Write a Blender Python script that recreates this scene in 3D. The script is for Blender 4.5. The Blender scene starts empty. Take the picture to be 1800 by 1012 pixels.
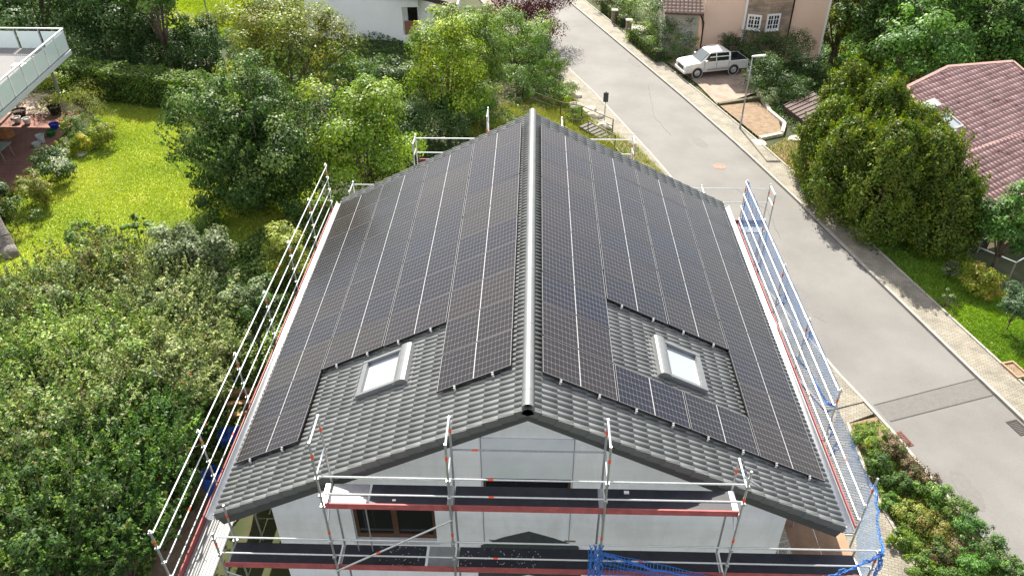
import bpy, bmesh, math, random
import numpy as np
from mathutils import Vector, Matrix
random.seed(7)
RNG = np.random.default_rng(11)
rad = math.radians
# ---------------------------------------------------------------- camera
CAM = np.array([0.0418, -11.4805, 10.2809])
FPX = 1374.2
F_ = np.array([-0.02515136, 0.80749203, -0.58934203])
R_ = np.array([0.99960105, 0.02789267, -0.0044426])
U_ = np.array([-0.01285096, 0.58921865, 0.80787142])
scene = bpy.context.scene
cam = bpy.data.objects.new('camera', bpy.data.cameras.new('camera'))
scene.collection.objects.link(cam)
cam.matrix_world = Matrix(((R_[0], U_[0], -F_[0], CAM[0]), (R_[1], U_[1], -F_[1], CAM[1]), (R_[2], U_[2], -F_[2], CAM[2]), (0, 0, 0, 1)))
cam.data.sensor_width = 36
cam.data.lens = 36 * FPX / 1800
cam.data.clip_start = 0.1
cam.data.clip_end = 1000
scene.camera = cam
# ---------------------------------------------------------------- light
SUN_AZ, SUN_EL = rad(-8), rad(45)          # azimuth from +Y towards +X
sd = Vector((math.sin(SUN_AZ) * math.cos(SUN_EL), math.cos(SUN_AZ) * math.cos(SUN_EL), math.sin(SUN_EL)))
sun = bpy.data.objects.new('sun', bpy.data.lights.new('sun', 'SUN'))
sun.data.energy = 5.0
sun.data.angle = rad(0.5)
sun.data.color = (1.0, 0.94, 0.82)
sun.rotation_euler = sd.to_track_quat('Z', 'Y').to_euler()
scene.collection.objects.link(sun)
world = bpy.data.worlds.new('World')
scene.world = world
world.use_nodes = True
wn, wl = world.node_tree.nodes, world.node_tree.links
wn.clear()
sky = wn.new('ShaderNodeTexSky')
sky.sky_type = 'NISHITA'
sky.sun_disc = False
sky.sun_elevation = SUN_EL
sky.sun_rotation = SUN_AZ
sky.air_density = 1.0
sky.dust_density = 1.2
tc = wn.new('ShaderNodeTexCoord')
mp = wn.new('ShaderNodeMapping')
mp.inputs['Scale'].default_value = (1.3, 1.3, 2.6)
nz = wn.new('ShaderNodeTexNoise')
nz.inputs['Scale'].default_value = 1.9
nz.inputs['Detail'].default_value = 5
nz.inputs['Roughness'].default_value = 0.55
cr = wn.new('ShaderNodeValToRGB')
cr.color_ramp.elements[0].position = 0.40
cr.color_ramp.elements[0].color = (0, 0, 0, 1)
cr.color_ramp.elements[1].position = 0.60
cr.color_ramp.elements[1].color = (1, 1, 1, 1)
mx = wn.new('ShaderNodeMix'); mx.data_type = 'RGBA'
mx.inputs['B'].default_value = (8.2, 7.9, 7.7, 1)
bg = wn.new('ShaderNodeBackground')
bg.inputs['Strength'].default_value = 0.085
wo = wn.new('ShaderNodeOutputWorld')
wl.new(tc.outputs['Generated'], mp.inputs['Vector'])
wl.new(mp.outputs['Vector'], nz.inputs['Vector'])
wl.new(nz.outputs['Fac'], cr.inputs['Fac'])
wl.new(cr.outputs['Color'], mx.inputs['Factor'])
wl.new(sky.outputs['Color'], mx.inputs['A'])
wl.new(mx.outputs['Result'], bg.inputs['Color'])
wl.new(bg.outputs['Background'], wo.inputs['Surface'])
scene.view_settings.view_transform = 'Standard'
scene.view_settings.look = 'None'
scene.view_settings.exposure = 1.22
scene.view_settings.gamma = 1
scene.render.engine = 'CYCLES'
scene.cycles.max_bounces = 6
scene.cycles.use_denoising = True

# ---------------------------------------------------------------- terrain function and picking helpers
KL = [(22, -26), (17.2, -6), (15.6, 1), (13.9, 6.9), (13.2, 9.7), (12.5, 11.6), (7.3, 30.9), (4.3, 40.8), (1.5, 48.6), (-3.4, 63.5), (-30, 140)]
KR = [(27.5, -26), (22.4, -6), (20.2, 2), (18.4, 9.4), (17.8, 11.6), (15.9, 19.2), (14.3, 26.0), (12.6, 32.3), (10.3, 40.0), (2.8, 63.4), (-22.5, 140)]
kly = np.array([p[1] for p in KL]); klx = np.array([p[0] for p in KL])
kry = np.array([p[1] for p in KR]); krx = np.array([p[0] for p in KR])
def sstep(t):
    t = np.clip(t, 0, 1)
    return t * t * (3 - 2 * t)
def groundz(x, y):
    x = np.asarray(x, float); y = np.asarray(y, float)
    d = (np.interp(y, kly, klx) - x) * 0.957
    e = (x - np.interp(y, kry, krx)) * 0.957
    d0 = 8 - 5.6 * sstep((y - 13) / 8)
    z = -11 + 4 * sstep((d - d0) / 12)
    e0 = 2.4 + 5.5 * sstep((y - 30) / 4)
    z = z - 1.8 * sstep((e - e0) / 9)
    return z
def gz(x, y): return float(groundz(x, y))
def ray(px, py):
    d = F_ + R_ * (px - 900) / FPX - U_ * (py - 506) / FPX
    return d / np.linalg.norm(d)
def at_z(px, py, z):
    d = ray(px, py)
    return CAM + d * ((z - CAM[2]) / d[2])
def at_y(px, py, y):
    d = ray(px, py)
    return CAM + d * ((y - CAM[1]) / d[1])
def at_g(px, py, h=0.0):
    d = ray(px, py)
    t = np.linspace(3, 170, 1700)
    P = CAM[None] + d[None] * t[:, None]
    f = P[:, 2] - groundz(P[:, 0], P[:, 1]) - h
    i = int(np.argmax(f < 0)) if (f < 0).any() else len(t) - 1
    a, b = P[max(i - 1, 0)], P[i]
    for _ in range(20):
        m = (a + b) / 2
        if m[2] - gz(m[0], m[1]) - h < 0: b = m
        else: a = m
    return (a + b) / 2
def depth(P): return float((np.asarray(P) - CAM) @ F_)

# ---------------------------------------------------------------- materials
MATS = {}
def mat(name, color=(0.5, 0.5, 0.5), rough=0.6, metal=0.0, noise=None, bump=None, spec=0.5, coat=0.0):
    """noise=(scale, amount, detail) varies the colour; bump=(scale, strength)"""
    if name in MATS: return MATS[name]
    m = bpy.data.materials.new(name); m.use_nodes = True
    n, l = m.node_tree.nodes, m.node_tree.links
    b = n['Principled BSDF']
    b.inputs['Base Color'].default_value = (*color, 1)
    b.inputs['Roughness'].default_value = rough
    b.inputs['Metallic'].default_value = metal
    b.inputs['Specular IOR Level'].default_value = spec
    b.inputs['Coat Weight'].default_value = coat
    t = None
    if noise or bump: t = n.new('ShaderNodeTexCoord')
    if noise:
        a = n.new('ShaderNodeTexNoise'); a.inputs['Scale'].default_value = noise[0]
        a.inputs['Detail'].default_value = noise[2] if len(noise) > 2 else 5
        a.inputs['Roughness'].default_value = 0.65
        l.new(t.outputs['Object'], a.inputs['Vector'])
        r = n.new('ShaderNodeMapRange')
        r.inputs['From Min'].default_value = 0.25; r.inputs['From Max'].default_value = 0.75
        r.inputs['To Min'].default_value = 1 - noise[1]; r.inputs['To Max'].default_value = 1 + noise[1]
        l.new(a.outputs['Fac'], r.inputs['Value'])
        v = n.new('ShaderNodeVectorMath'); v.operation = 'SCALE'
        v.inputs[0].default_value = color
        l.new(r.outputs['Result'], v.inputs['Scale'])
        l.new(v.outputs['Vector'], b.inputs['Base Color'])
    if bump:
        a = n.new('ShaderNodeTexNoise'); a.inputs['Scale'].default_value = bump[0]; a.inputs['Detail'].default_value = 4
        l.new(t.outputs['Object'], a.inputs['Vector'])
        k = n.new('ShaderNodeBump'); k.inputs['Strength'].default_value = bump[1]; k.inputs['Distance'].default_value = 0.05
        l.new(a.outputs['Fac'], k.inputs['Height']); l.new(k.outputs['Normal'], b.inputs['Normal'])
    MATS[name] = m
    return m
def nodes_of(name):
    m = bpy.data.materials.new(name); m.use_nodes = True
    MATS[name] = m
    return m, m.node_tree.nodes, m.node_tree.links, m.node_tree.nodes['Principled BSDF']

def ramp(n, stops):
    r = n.new('ShaderNodeValToRGB')
    while len(r.color_ramp.elements) < len(stops): r.color_ramp.elements.new(0.5)
    for e, (p, c) in zip(r.color_ramp.elements, stops):
        e.position = p; e.color = (*c, 1)
    return r
def math_(n, l, op, a, b=None, c=None):
    k = n.new('ShaderNodeMath'); k.operation = op
    for i, v in enumerate((a, b, c)):
        if v is None: continue
        if isinstance(v, (int, float)): k.inputs[i].default_value = v
        else: l.new(v, k.inputs[i])
    return k.outputs[0]

# foliage: colour comes from the mesh attribute 'col' (one colour per leaf)
def leaf_mat(name, trans=0.38, rough=0.48):
    m, n, l, b = nodes_of(name)
    at = n.new('ShaderNodeAttribute'); at.attribute_name = 'col'
    l.new(at.outputs['Color'], b.inputs['Base Color'])
    b.inputs['Roughness'].default_value = rough
    b.inputs['Specular IOR Level'].default_value = 0.28
    tr = n.new('ShaderNodeBsdfTranslucent')
    hs = n.new('ShaderNodeHueSaturation'); hs.inputs['Saturation'].default_value = 1.15; hs.inputs['Value'].default_value = 1.3
    hs.inputs['Hue'].default_value = 0.49
    l.new(at.outputs['Color'], hs.inputs['Color']); l.new(hs.outputs['Color'], tr.inputs['Color'])
    mxs = n.new('ShaderNodeMixShader'); mxs.inputs[0].default_value = trans
    l.new(b.outputs[0], mxs.inputs[1]); l.new(tr.outputs[0], mxs.inputs[2])
    l.new(mxs.outputs[0], n['Material Output'].inputs['Surface'])
    return m
LEAF = leaf_mat('leaf')
TWIG = mat('pale_twigs', (0.26, 0.20, 0.14), .9, noise=(5, .4))
BARK = mat('bark', (0.12, 0.09, 0.065), 0.9, noise=(9, 0.4), bump=(14, 0.7))
STEEL = mat('galvanised_steel', (0.58, 0.60, 0.62), 0.36, 0.75, noise=(30, 0.18))
STEEL_D = mat('weathered_steel', (0.33, 0.35, 0.37), 0.45, 0.6, noise=(20, 0.25))
ORANGE = mat('orange_marking', (0.75, 0.09, 0.03), 0.5)
ALU = mat('aluminium_deck', (0.30, 0.305, 0.31), 0.55, 0.15, noise=(6, 0.15))
TOE = mat('red_brown_board', (0.34, 0.085, 0.085), 0.65, noise=(5, 0.35, 8))
PLYBLK = mat('black_film_plywood', (0.022, 0.024, 0.034), 0.55, noise=(4, 0.5, 9))
BLUE = mat('blue_net_cord', (0.03, 0.16, 0.52), 0.6)
PALEBLUE = mat('pale_blue_net_cord', (0.16, 0.33, 0.60), 0.6)
ZINC = mat('zinc_gutter', (0.74, 0.74, 0.74), 0.4, 0.3, noise=(8, 0.12))
PLASTER = mat('white_plaster', (0.87, 0.895, 0.92), 0.9, noise=(1.2, 0.06, 9), bump=(60, 0.15))
n, l = PLASTER.node_tree.nodes, PLASTER.node_tree.links
b = n['Principled BSDF']; src = b.inputs['Base Color'].links[0].from_socket
t = n.new('ShaderNodeTexCoord'); mpp = n.new('ShaderNodeMapping'); mpp.inputs['Rotation'].default_value = (rad(90), 0, 0); l.new(t.outputs['Object'], mpp.inputs['Vector'])
br = n.new('ShaderNodeTexBrick'); br.inputs['Color1'].default_value = (1, 1, 1, 1); br.inputs['Color2'].default_value = (.975, .975, .97, 1); br.inputs['Mortar'].default_value = (.93, .93, .93, 1)
br.inputs['Scale'].default_value = 1; br.inputs['Brick Width'].default_value = .5; br.inputs['Row Height'].default_value = .25; br.inputs['Mortar Size'].default_value = .006
l.new(mpp.outputs['Vector'], br.inputs['Vector'])
gm = n.new('ShaderNodeTexNoise'); gm.inputs['Scale'].default_value = .9; gm.inputs['Detail'].default_value = 9; gm.inputs['Roughness'].default_value = .7
mp3 = n.new('ShaderNodeMapping'); mp3.inputs['Scale'].default_value = (2.2, 1, .6); l.new(t.outputs['Object'], mp3.inputs['Vector']); l.new(mp3.outputs['Vector'], gm.inputs['Vector'])
gr = n.new('ShaderNodeValToRGB'); gr.color_ramp.elements[0].position = .38; gr.color_ramp.elements[0].color = (.91, .905, .89, 1); gr.color_ramp.elements[1].position = .56; gr.color_ramp.elements[1].color = (1, 1, 1, 1)
l.new(gm.outputs['Fac'], gr.inputs['Fac'])
pa = n.new('ShaderNodeMix'); pa.data_type = 'RGBA'; pa.blend_type = 'MULTIPLY'; pa.inputs['Factor'].default_value = 1
pb = n.new('ShaderNodeMix'); pb.data_type = 'RGBA'; pb.blend_type = 'MULTIPLY'; pb.inputs['Factor'].default_value = 1
l.new(src, pa.inputs['A']); l.new(br.outputs['Color'], pa.inputs['B']); l.new(pa.outputs['Result'], pb.inputs['A']); l.new(gr.outputs['Color'], pb.inputs['B']); l.new(pb.outputs['Result'], b.inputs['Base Color'])
DARKGLASS = mat('dark_window_glass', (0.012, 0.014, 0.016), 0.05, spec=0.8)
BROWNF = mat('brown_window_frame', (0.09, 0.045, 0.025), 0.5, noise=(12, 0.3))
WHITEF = mat('white_frame', (0.8, 0.8, 0.8), 0.4)

# roof tile: dark grey concrete tile with a satin coat
m, n, l, b = nodes_of('dark_grey_roof_tile')
t = n.new('ShaderNodeTexCoord'); a = n.new('ShaderNodeTexNoise'); a.inputs['Scale'].default_value = 3; a.inputs['Detail'].default_value = 8
l.new(t.outputs['Object'], a.inputs['Vector'])
at = n.new('ShaderNodeAttribute'); at.attribute_name = 'col'
r = ramp(n, [(0.3, (0.135, 0.142, 0.143)), (0.7, (0.18, 0.187, 0.188))])
l.new(a.outputs['Fac'], r.inputs['Fac'])
mm = n.new('ShaderNodeMix'); mm.data_type = 'RGBA'; mm.blend_type = 'MULTIPLY'; mm.inputs['Factor'].default_value = 1
l.new(r.outputs['Color'], mm.inputs['A']); l.new(at.outputs['Color'], mm.inputs['B'])
l.new(mm.outputs['Result'], b.inputs['Base Color'])
b.inputs['Roughness'].default_value = 0.42
b.inputs['Specular IOR Level'].default_value = 0.6
TILE = m
m, n, l, b = nodes_of('weathered_red_roof_tile')
t = n.new('ShaderNodeTexCoord'); a = n.new('ShaderNodeTexNoise'); a.inputs['Scale'].default_value = 1.3; a.inputs['Detail'].default_value = 9; a.inputs['Roughness'].default_value = 0.75
l.new(t.outputs['Object'], a.inputs['Vector'])
r = ramp(n, [(0.37, (0.14, 0.08, 0.075)), (0.43, (0.40, 0.24, 0.225)), (0.7, (0.50, 0.34, 0.32))])
l.new(a.outputs['Fac'], r.inputs['Fac'])
at = n.new('ShaderNodeAttribute'); at.attribute_name = 'col'
mm = n.new('ShaderNodeMix'); mm.data_type = 'RGBA'; mm.blend_type = 'MULTIPLY'; mm.inputs['Factor'].default_value = 1
l.new(r.outputs['Color'], mm.inputs['A']); l.new(at.outputs['Color'], mm.inputs['B'])
l.new(mm.outputs['Result'], b.inputs['Base Color'])
b.inputs['Roughness'].default_value = 0.75
REDTILE = m

# solar glass: cells drawn in the module's own coordinates (x up the slope 1.722, y along the ridge 1.134)
m, n, l, b = nodes_of('solar_cells')
t = n.new('ShaderNodeTexCoord'); sx = n.new('ShaderNodeSeparateXYZ'); l.new(t.outputs['Object'], sx.inputs[0])
X, Y = sx.outputs['X'], sx.outputs['Y']
ax = math_(n, l, 'ABSOLUTE', X)
cx_ = math_(n, l, 'SUBTRACT', ax, 0.012)
fx = math_(n, l, 'FRACT', math_(n, l, 'DIVIDE', cx_, 0.0923))
dx = math_(n, l, 'MULTIPLY', math_(n, l, 'ABSOLUTE', math_(n, l, 'SUBTRACT', fx, 0.5)), 0.0923)       # 0.046 at cell edge
lx = math_(n, l, 'GREATER_THAN', dx, 0.04615 - 0.0019)
fy = math_(n, l, 'FRACT', math_(n, l, 'ADD', math_(n, l, 'DIVIDE', Y, 0.1845), 0.0))
dy = math_(n, l, 'MULTIPLY', math_(n, l, 'ABSOLUTE', math_(n, l, 'SUBTRACT', fy, 0.5)), 0.1845)
ly = math_(n, l, 'GREATER_THAN', dy, 0.09225 - 0.0042)
ce = math_(n, l, 'LESS_THAN', ax, 0.0080)
ed = math_(n, l, 'GREATER_THAN', ax, 0.8445)
ey = math_(n, l, 'GREATER_THAN', math_(n, l, 'ABSOLUTE', Y), 0.556)
# diamonds where the chamfered cell corners meet
sumd = math_(n, l, 'ADD', math_(n, l, 'SUBTRACT', 0.04615, dx), math_(n, l, 'SUBTRACT', 0.09225, dy))
dia = math_(n, l, 'LESS_THAN', sumd, 0.015)
thin = math_(n, l, 'MAXIMUM', math_(n, l, 'MAXIMUM', lx, ly), dia)
# busbar shimmer between the cells
fb = math_(n, l, 'FRACT', math_(n, l, 'DIVIDE', Y, 0.0185))
bb = math_(n, l, 'MULTIPLY', math_(n, l, 'LESS_THAN', fb, 0.06), 0.10)
thick = math_(n, l, 'MAXIMUM', ce, ed)
oi = n.new('ShaderNodeObjectInfo')
rc = ramp(n, [(0.0, (0.010, 0.009, 0.0135)), (0.25, (0.0115, 0.0095, 0.011)), (0.5, (0.013, 0.0100, 0.0100)), (0.8, (0.0175, 0.0125, 0.0105)), (1.0, (0.022, 0.0165, 0.0125))])
l.new(oi.outputs['Random'], rc.inputs['Fac'])
def mixc(fac, A, B):
    k = n.new('ShaderNodeMix'); k.data_type = 'RGBA'
    if isinstance(fac, float): k.inputs['Factor'].default_value = fac
    else: l.new(fac, k.inputs['Factor'])
    if isinstance(A, tuple): k.inputs['A'].default_value = (*A, 1)
    else: l.new(A, k.inputs['A'])
    if isinstance(B, tuple): k.inputs['B'].default_value = (*B, 1)
    else: l.new(B, k.inputs['B'])
    return k.outputs['Result']
c0 = mixc(bb, rc.outputs['Color'], (0.4, 0.4, 0.45))
c1 = mixc(thin, c0, (0.165, 0.155, 0.16))
c1b = mixc(ey, c1, (0.13, 0.126, 0.125))
c2 = mixc(thick, c1b, (0.42, 0.42, 0.42))
l.new(c2, b.inputs['Base Color'])
b.inputs['Roughness'].default_value = 0.22
b.inputs['IOR'].default_value = 1.45
b.inputs['Specular IOR Level'].default_value = 0.5
nzz = n.new('ShaderNodeTexNoise'); nzz.inputs['Scale'].default_value = 0.7; nzz.inputs['Detail'].default_value = 3
l.new(t.outputs['Object'], nzz.inputs['Vector'])
rr = n.new('ShaderNodeMapRange'); rr.inputs['To Min'].default_value = 0.14; rr.inputs['To Max'].default_value = 0.32
l.new(nzz.outputs['Fac'], rr.inputs['Value']); l.new(rr.outputs['Result'], b.inputs['Roughness'])
SOLAR = m
SOLFRAME = mat('black_module_frame', (0.035, 0.035, 0.036), 0.4, 0.3)

# ground materials
m, n, l, b = nodes_of('asphalt')
t = n.new('ShaderNodeTexCoord')
a = n.new('ShaderNodeTexNoise'); a.inputs['Scale'].default_value = 0.35; a.inputs['Detail'].default_value = 8; a.inputs['Roughness'].default_value = 0.6
a2 = n.new('ShaderNodeTexNoise'); a2.inputs['Scale'].default_value = 45; a2.inputs['Detail'].default_value = 3
l.new(t.outputs['Object'], a.inputs['Vector']); l.new(t.outputs['Object'], a2.inputs['Vector'])
r = ramp(n, [(0.3, (0.145, 0.139, 0.132)), (0.7, (0.198, 0.190, 0.181))])
l.new(a.outputs['Fac'], r.inputs['Fac'])
r2 = ramp(n, [(0.3, (0.80, 0.80, 0.80)), (0.7, (1.12, 1.12, 1.12))]); l.new(a2.outputs['Fac'], r2.inputs['Fac'])
k = n.new('ShaderNodeMix'); k.data_type = 'RGBA'; k.blend_type = 'MULTIPLY'; k.inputs['Factor'].default_value = 1
l.new(r.outputs['Color'], k.inputs['A']); l.new(r2.outputs['Color'], k.inputs['B'])
# cracks
vo = n.new('ShaderNodeTexVoronoi'); vo.feature = 'DISTANCE_TO_EDGE'; vo.inputs['Scale'].default_value = 0.16
wp = n.new('ShaderNodeMix'); wp.data_type = 'RGBA'; wp.inputs['Factor'].default_value = 0.06
l.new(t.outputs['Object'], wp.inputs['A']); l.new(a.outputs['Color'], wp.inputs['B']); l.new(wp.outputs['Result'], vo.inputs['Vector'])
ck = math_(n, l, 'LESS_THAN', vo.outputs['Distance'], 0.0012)
ck = math_(n, l, 'MULTIPLY', ck, 0.4)
l.new(k.outputs['Result'], b.inputs['Base Color'])
b.inputs['Roughness'].default_value = 0.85
ASPHALT = m
ASPHALT_P = mat('asphalt_patch', (0.135, 0.129, 0.124), 0.85, noise=(8, 0.15, 9), bump=(40, 0.3))

def brick_mat(name, c1, c2, mortar, w, h, scale=1.0, rot=0.0, rough=0.85, plane='XY'):
    m, n, l, b = nodes_of(name)
    t = n.new('ShaderNodeTexCoord'); mpn = n.new('ShaderNodeMapping')
    if plane == 'XZ': mpn.inputs['Rotation'].default_value = (rad(90), 0, 0)
    else: mpn.inputs['Rotation'].default_value = (0, 0, rot)
    l.new(t.outputs['Object'], mpn.inputs['Vector'])
    br = n.new('ShaderNodeTexBrick')
    br.inputs['Color1'].default_value = (*c1, 1); br.inputs['Color2'].default_value = (*c2, 1); br.inputs['Mortar'].default_value = (*mortar, 1)
    br.inputs['Scale'].default_value = scale; br.inputs['Brick Width'].default_value = w; br.inputs['Row Height'].default_value = h
    br.inputs['Mortar Size'].default_value = 0.009; br.inputs['Mortar Smooth'].default_value = 0.3
    l.new(mpn.outputs['Vector'], br.inputs['Vector'])
    a = n.new('ShaderNodeTexNoise'); a.inputs['Scale'].default_value = 1.2; a.inputs['Detail'].default_value = 8
    l.new(t.outputs['Object'], a.inputs['Vector'])
    r = ramp(n, [(0.3, (0.72, 0.72, 0.70)), (0.7, (1.15, 1.13, 1.1))]); l.new(a.outputs['Fac'], r.inputs['Fac'])
    k = n.new('ShaderNodeMix'); k.data_type = 'RGBA'; k.blend_type = 'MULTIPLY'; k.inputs['Factor'].default_value = 1
    l.new(br.outputs['Color'], k.inputs['A']); l.new(r.outputs['Color'], k.inputs['B'])
    l.new(k.outputs['Result'], b.inputs['Base Color'])
    b.inputs['Roughness'].default_value = rough
    return m
PAVER = brick_mat('concrete_pavers', (0.30, 0.27, 0.225), (0.23, 0.208, 0.17), (0.09, 0.095, 0.075), 0.2, 0.1, rot=rad(17))
PAVER2 = brick_mat('pinkish_drive_pavers', (0.36, 0.27, 0.22), (0.28, 0.215, 0.175), (0.13, 0.11, 0.09), 0.24, 0.16, rot=rad(30))
TERR = brick_mat('terracotta_patio_slabs', (0.30, 0.14, 0.11), (0.25, 0.12, 0.10), (0.12, 0.08, 0.07), 0.3, 0.3)
STONE = brick_mat('rough_stone_cladding', (0.42, 0.31, 0.23), (0.27, 0.21, 0.17), (0.17, 0.14, 0.11), 0.45, 0.2, plane='XZ')
KERB = mat('kerb_concrete', (0.33, 0.31, 0.28), 0.85, noise=(3, 0.25, 9))
SOIL = mat('bare_soil', (0.22, 0.155, 0.10), 0.95, noise=(2.5, 0.4, 10), bump=(9, 0.9))
LIME = mat('pale_limestone', (0.50, 0.45, 0.37), 0.9, noise=(4, 0.3, 9), bump=(8, 0.8))
# terrain: dark earth and litter with moss
m, n, l, b = nodes_of('garden_earth')
t = n.new('ShaderNodeTexCoord'); a = n.new('ShaderNodeTexNoise'); a.inputs['Scale'].default_value = 0.5; a.inputs['Detail'].default_value = 10; a.inputs['Roughness'].default_value = 0.7
l.new(t.outputs['Object'], a.inputs['Vector'])
r = ramp(n, [(0.32, (0.028, 0.034, 0.014)), (0.5, (0.045, 0.058, 0.018)), (0.62, (0.075, 0.07, 0.035)), (0.75, (0.11, 0.09, 0.055))])
l.new(a.outputs['Fac'], r.inputs['Fac']); l.new(r.outputs['Color'], b.inputs['Base Color']); b.inputs['Roughness'].default_value = 1
EARTH = m
m, n, l, b = nodes_of('lawn_turf')
t = n.new('ShaderNodeTexCoord'); a = n.new('ShaderNodeTexNoise'); a.inputs['Scale'].default_value = 0.45; a.inputs['Detail'].default_value = 6
a2 = n.new('ShaderNodeTexNoise'); a2.inputs['Scale'].default_value = 12; a2.inputs['Detail'].default_value = 6
l.new(t.outputs['Object'], a.inputs['Vector']); l.new(t.outputs['Object'], a2.inputs['Vector'])
r = ramp(n, [(0.35, (0.18, 0.26, 0.04)), (0.55, (0.30, 0.38, 0.06)), (0.7, (0.48, 0.47, 0.11))])
l.new(a.outputs['Fac'], r.inputs['Fac'])
r2 = ramp(n, [(0.3, (0.6, 0.6, 0.55)), (0.7, (1.2, 1.2, 1.2))]); l.new(a2.outputs['Fac'], r2.inputs['Fac'])
k = n.new('ShaderNodeMix'); k.data_type = 'RGBA'; k.blend_type = 'MULTIPLY'; k.inputs['Factor'].default_value = 1
l.new(r.outputs['Color'], k.inputs['A']); l.new(r2.outputs['Color'], k.inputs['B']); l.new(k.outputs['Result'], b.inputs['Base Color'])
b.inputs['Roughness'].default_value = 0.95
LAWN = m

# ---------------------------------------------------------------- object helpers
COL = scene.collection
def tag(o, label=None, cat=None, group=None, kind=None):
    if label: o['label'] = label
    if cat: o['category'] = cat
    if group: o['group'] = group
    if kind: o['kind'] = kind
    return o
def empty(name, loc=(0, 0, 0), label=None, cat=None, group=None, rz=0.0):
    o = bpy.data.objects.new(name, None); COL.objects.link(o)
    o.location = loc; o.rotation_euler = (0, 0, rz); o.empty_display_size = 0.3
    return tag(o, label, cat, group)
class MB:
    def __init__(s): s.v, s.f, s.m, s.st, s.hold = [], [], [], [], False
    def add(s, vs, fs, mi=0):
        k = len(s.v)
        if not s.hold: s.st.append((k, len(s.f)))
        s.v += [tuple(map(float, p)) for p in vs]
        s.f += [tuple(i + k for i in f) for f in fs]; s.m += [mi] * len(fs)
        return s
    def box(s, x0, x1, y0, y1, z0, z1, mi=0):
        vs = [(x, y, z) for z in (z0, z1) for y in (y0, y1) for x in (x0, x1)]
        return s.add(vs, [(0, 2, 3, 1), (4, 5, 7, 6), (0, 1, 5, 4), (2, 6, 7, 3), (0, 4, 6, 2), (1, 3, 7, 5)], mi)
    def beam(s, p, q, w, h, up=(0, 0, 1), mi=0):
        p, q, up = Vector(p), Vector(q), Vector(up)
        d = (q - p).normalized(); sdv = d.cross(up).normalized(); u = sdv.cross(d)
        vs = [e + sdv * (a * w / 2) + u * (c * h / 2) for e in (p, q) for a, c in ((-1, -1), (1, -1), (1, 1), (-1, 1))]
        return s.add(vs, [(3, 2, 1, 0), (4, 5, 6, 7), (0, 1, 5, 4), (1, 2, 6, 5), (2, 3, 7, 6), (3, 0, 4, 7)], mi)
    def tube(s, p, q, r, r2=None, n=8, mi=0, cap=True):
        p, q = Vector(p), Vector(q); r2 = r if r2 is None else r2
        d = (q - p).normalized(); a = d.orthogonal().normalized(); b = d.cross(a)
        vs = []
        for e, rr in ((p, r), (q, r2)):
            for i in range(n):
                t = 2 * math.pi * i / n; vs.append(e + (a * math.cos(t) + b * math.sin(t)) * rr)
        fs = [(i, (i + 1) % n, n + (i + 1) % n, n + i) for i in range(n)]
        if cap: fs += [tuple(range(n - 1, -1, -1)), tuple(range(n, 2 * n))]
        return s.add(vs, fs, mi)
    def path(s, pts, r, n=6, mi=0):
        for a, b in zip(pts[:-1], pts[1:]): s.tube(a, b, r, n=n, mi=mi); s.hold = True
        s.hold = False
        return s
    def split(s):
        o = []; e = s.st[1:] + [(len(s.v), len(s.f))]
        for (v0, f0), (v1, f1) in zip(s.st, e):
            m_ = MB(); m_.v = s.v[v0:v1]; m_.f = [tuple(i - v0 for i in f) for f in s.f[f0:f1]]; m_.m = s.m[f0:f1]; m_.st = [(0, 0)]; o.append(m_)
        return o
    def prism(s, poly, z0, z1, mi=0):
        k = len(poly); z0s = [z0] * k if np.isscalar(z0) else z0; z1s = [z1] * k if np.isscalar(z1) else z1
        vs = [(p[0], p[1], z) for p, z in zip(poly, z0s)] + [(p[0], p[1], z) for p, z in zip(poly, z1s)]
        return s.add(vs, [tuple(range(k - 1, -1, -1)), tuple(range(k, 2 * k))] + [(i, (i + 1) % k, k + (i + 1) % k, k + i) for i in range(k)], mi)
    def lathe(s, c, prof, n=16, mi=0, ax=(0, 0, 1)):
        ax = Vector(ax).normalized(); a = ax.orthogonal().normalized(); b = ax.cross(a); c = Vector(c); vs = []
        for (r, z) in prof:
            for i in range(n):
                t = 2 * math.pi * i / n; vs.append(c + ax * z + (a * math.cos(t) + b * math.sin(t)) * max(r, 1e-4))
        fs = []
        for j in range(len(prof) - 1):
            for i in range(n): fs.append((j * n + i, j * n + (i + 1) % n, (j + 1) * n + (i + 1) % n, (j + 1) * n + i))
        return s.add(vs, fs, mi)
    def build(s, name, mats, parent=None, smooth=False, bevel=0.0):
        me = bpy.data.meshes.new(name); me.from_pydata(s.v, [], s.f)
        if not isinstance(mats, (list, tuple)): mats = [mats]
        for mt in mats: me.materials.append(mt)
        if len(mats) > 1: me.polygons.foreach_set('material_index', s.m)
        if smooth: me.polygons.foreach_set('use_smooth', [True] * len(me.polygons))
        me.update()
        o = bpy.data.objects.new(name, me); COL.objects.link(o)
        if parent is not None: o.parent = parent
        if bevel:
            bv = o.modifiers.new('bevel', 'BEVEL'); bv.width = bevel; bv.segments = 2; bv.limit_method = 'ANGLE'
        return o
def recenter(o, loc):
    """move a top-level mesh's origin to loc without moving its surface"""
    loc = Vector(loc); o.data.transform(Matrix.Translation(-loc)); o.location = loc
    return o
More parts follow.
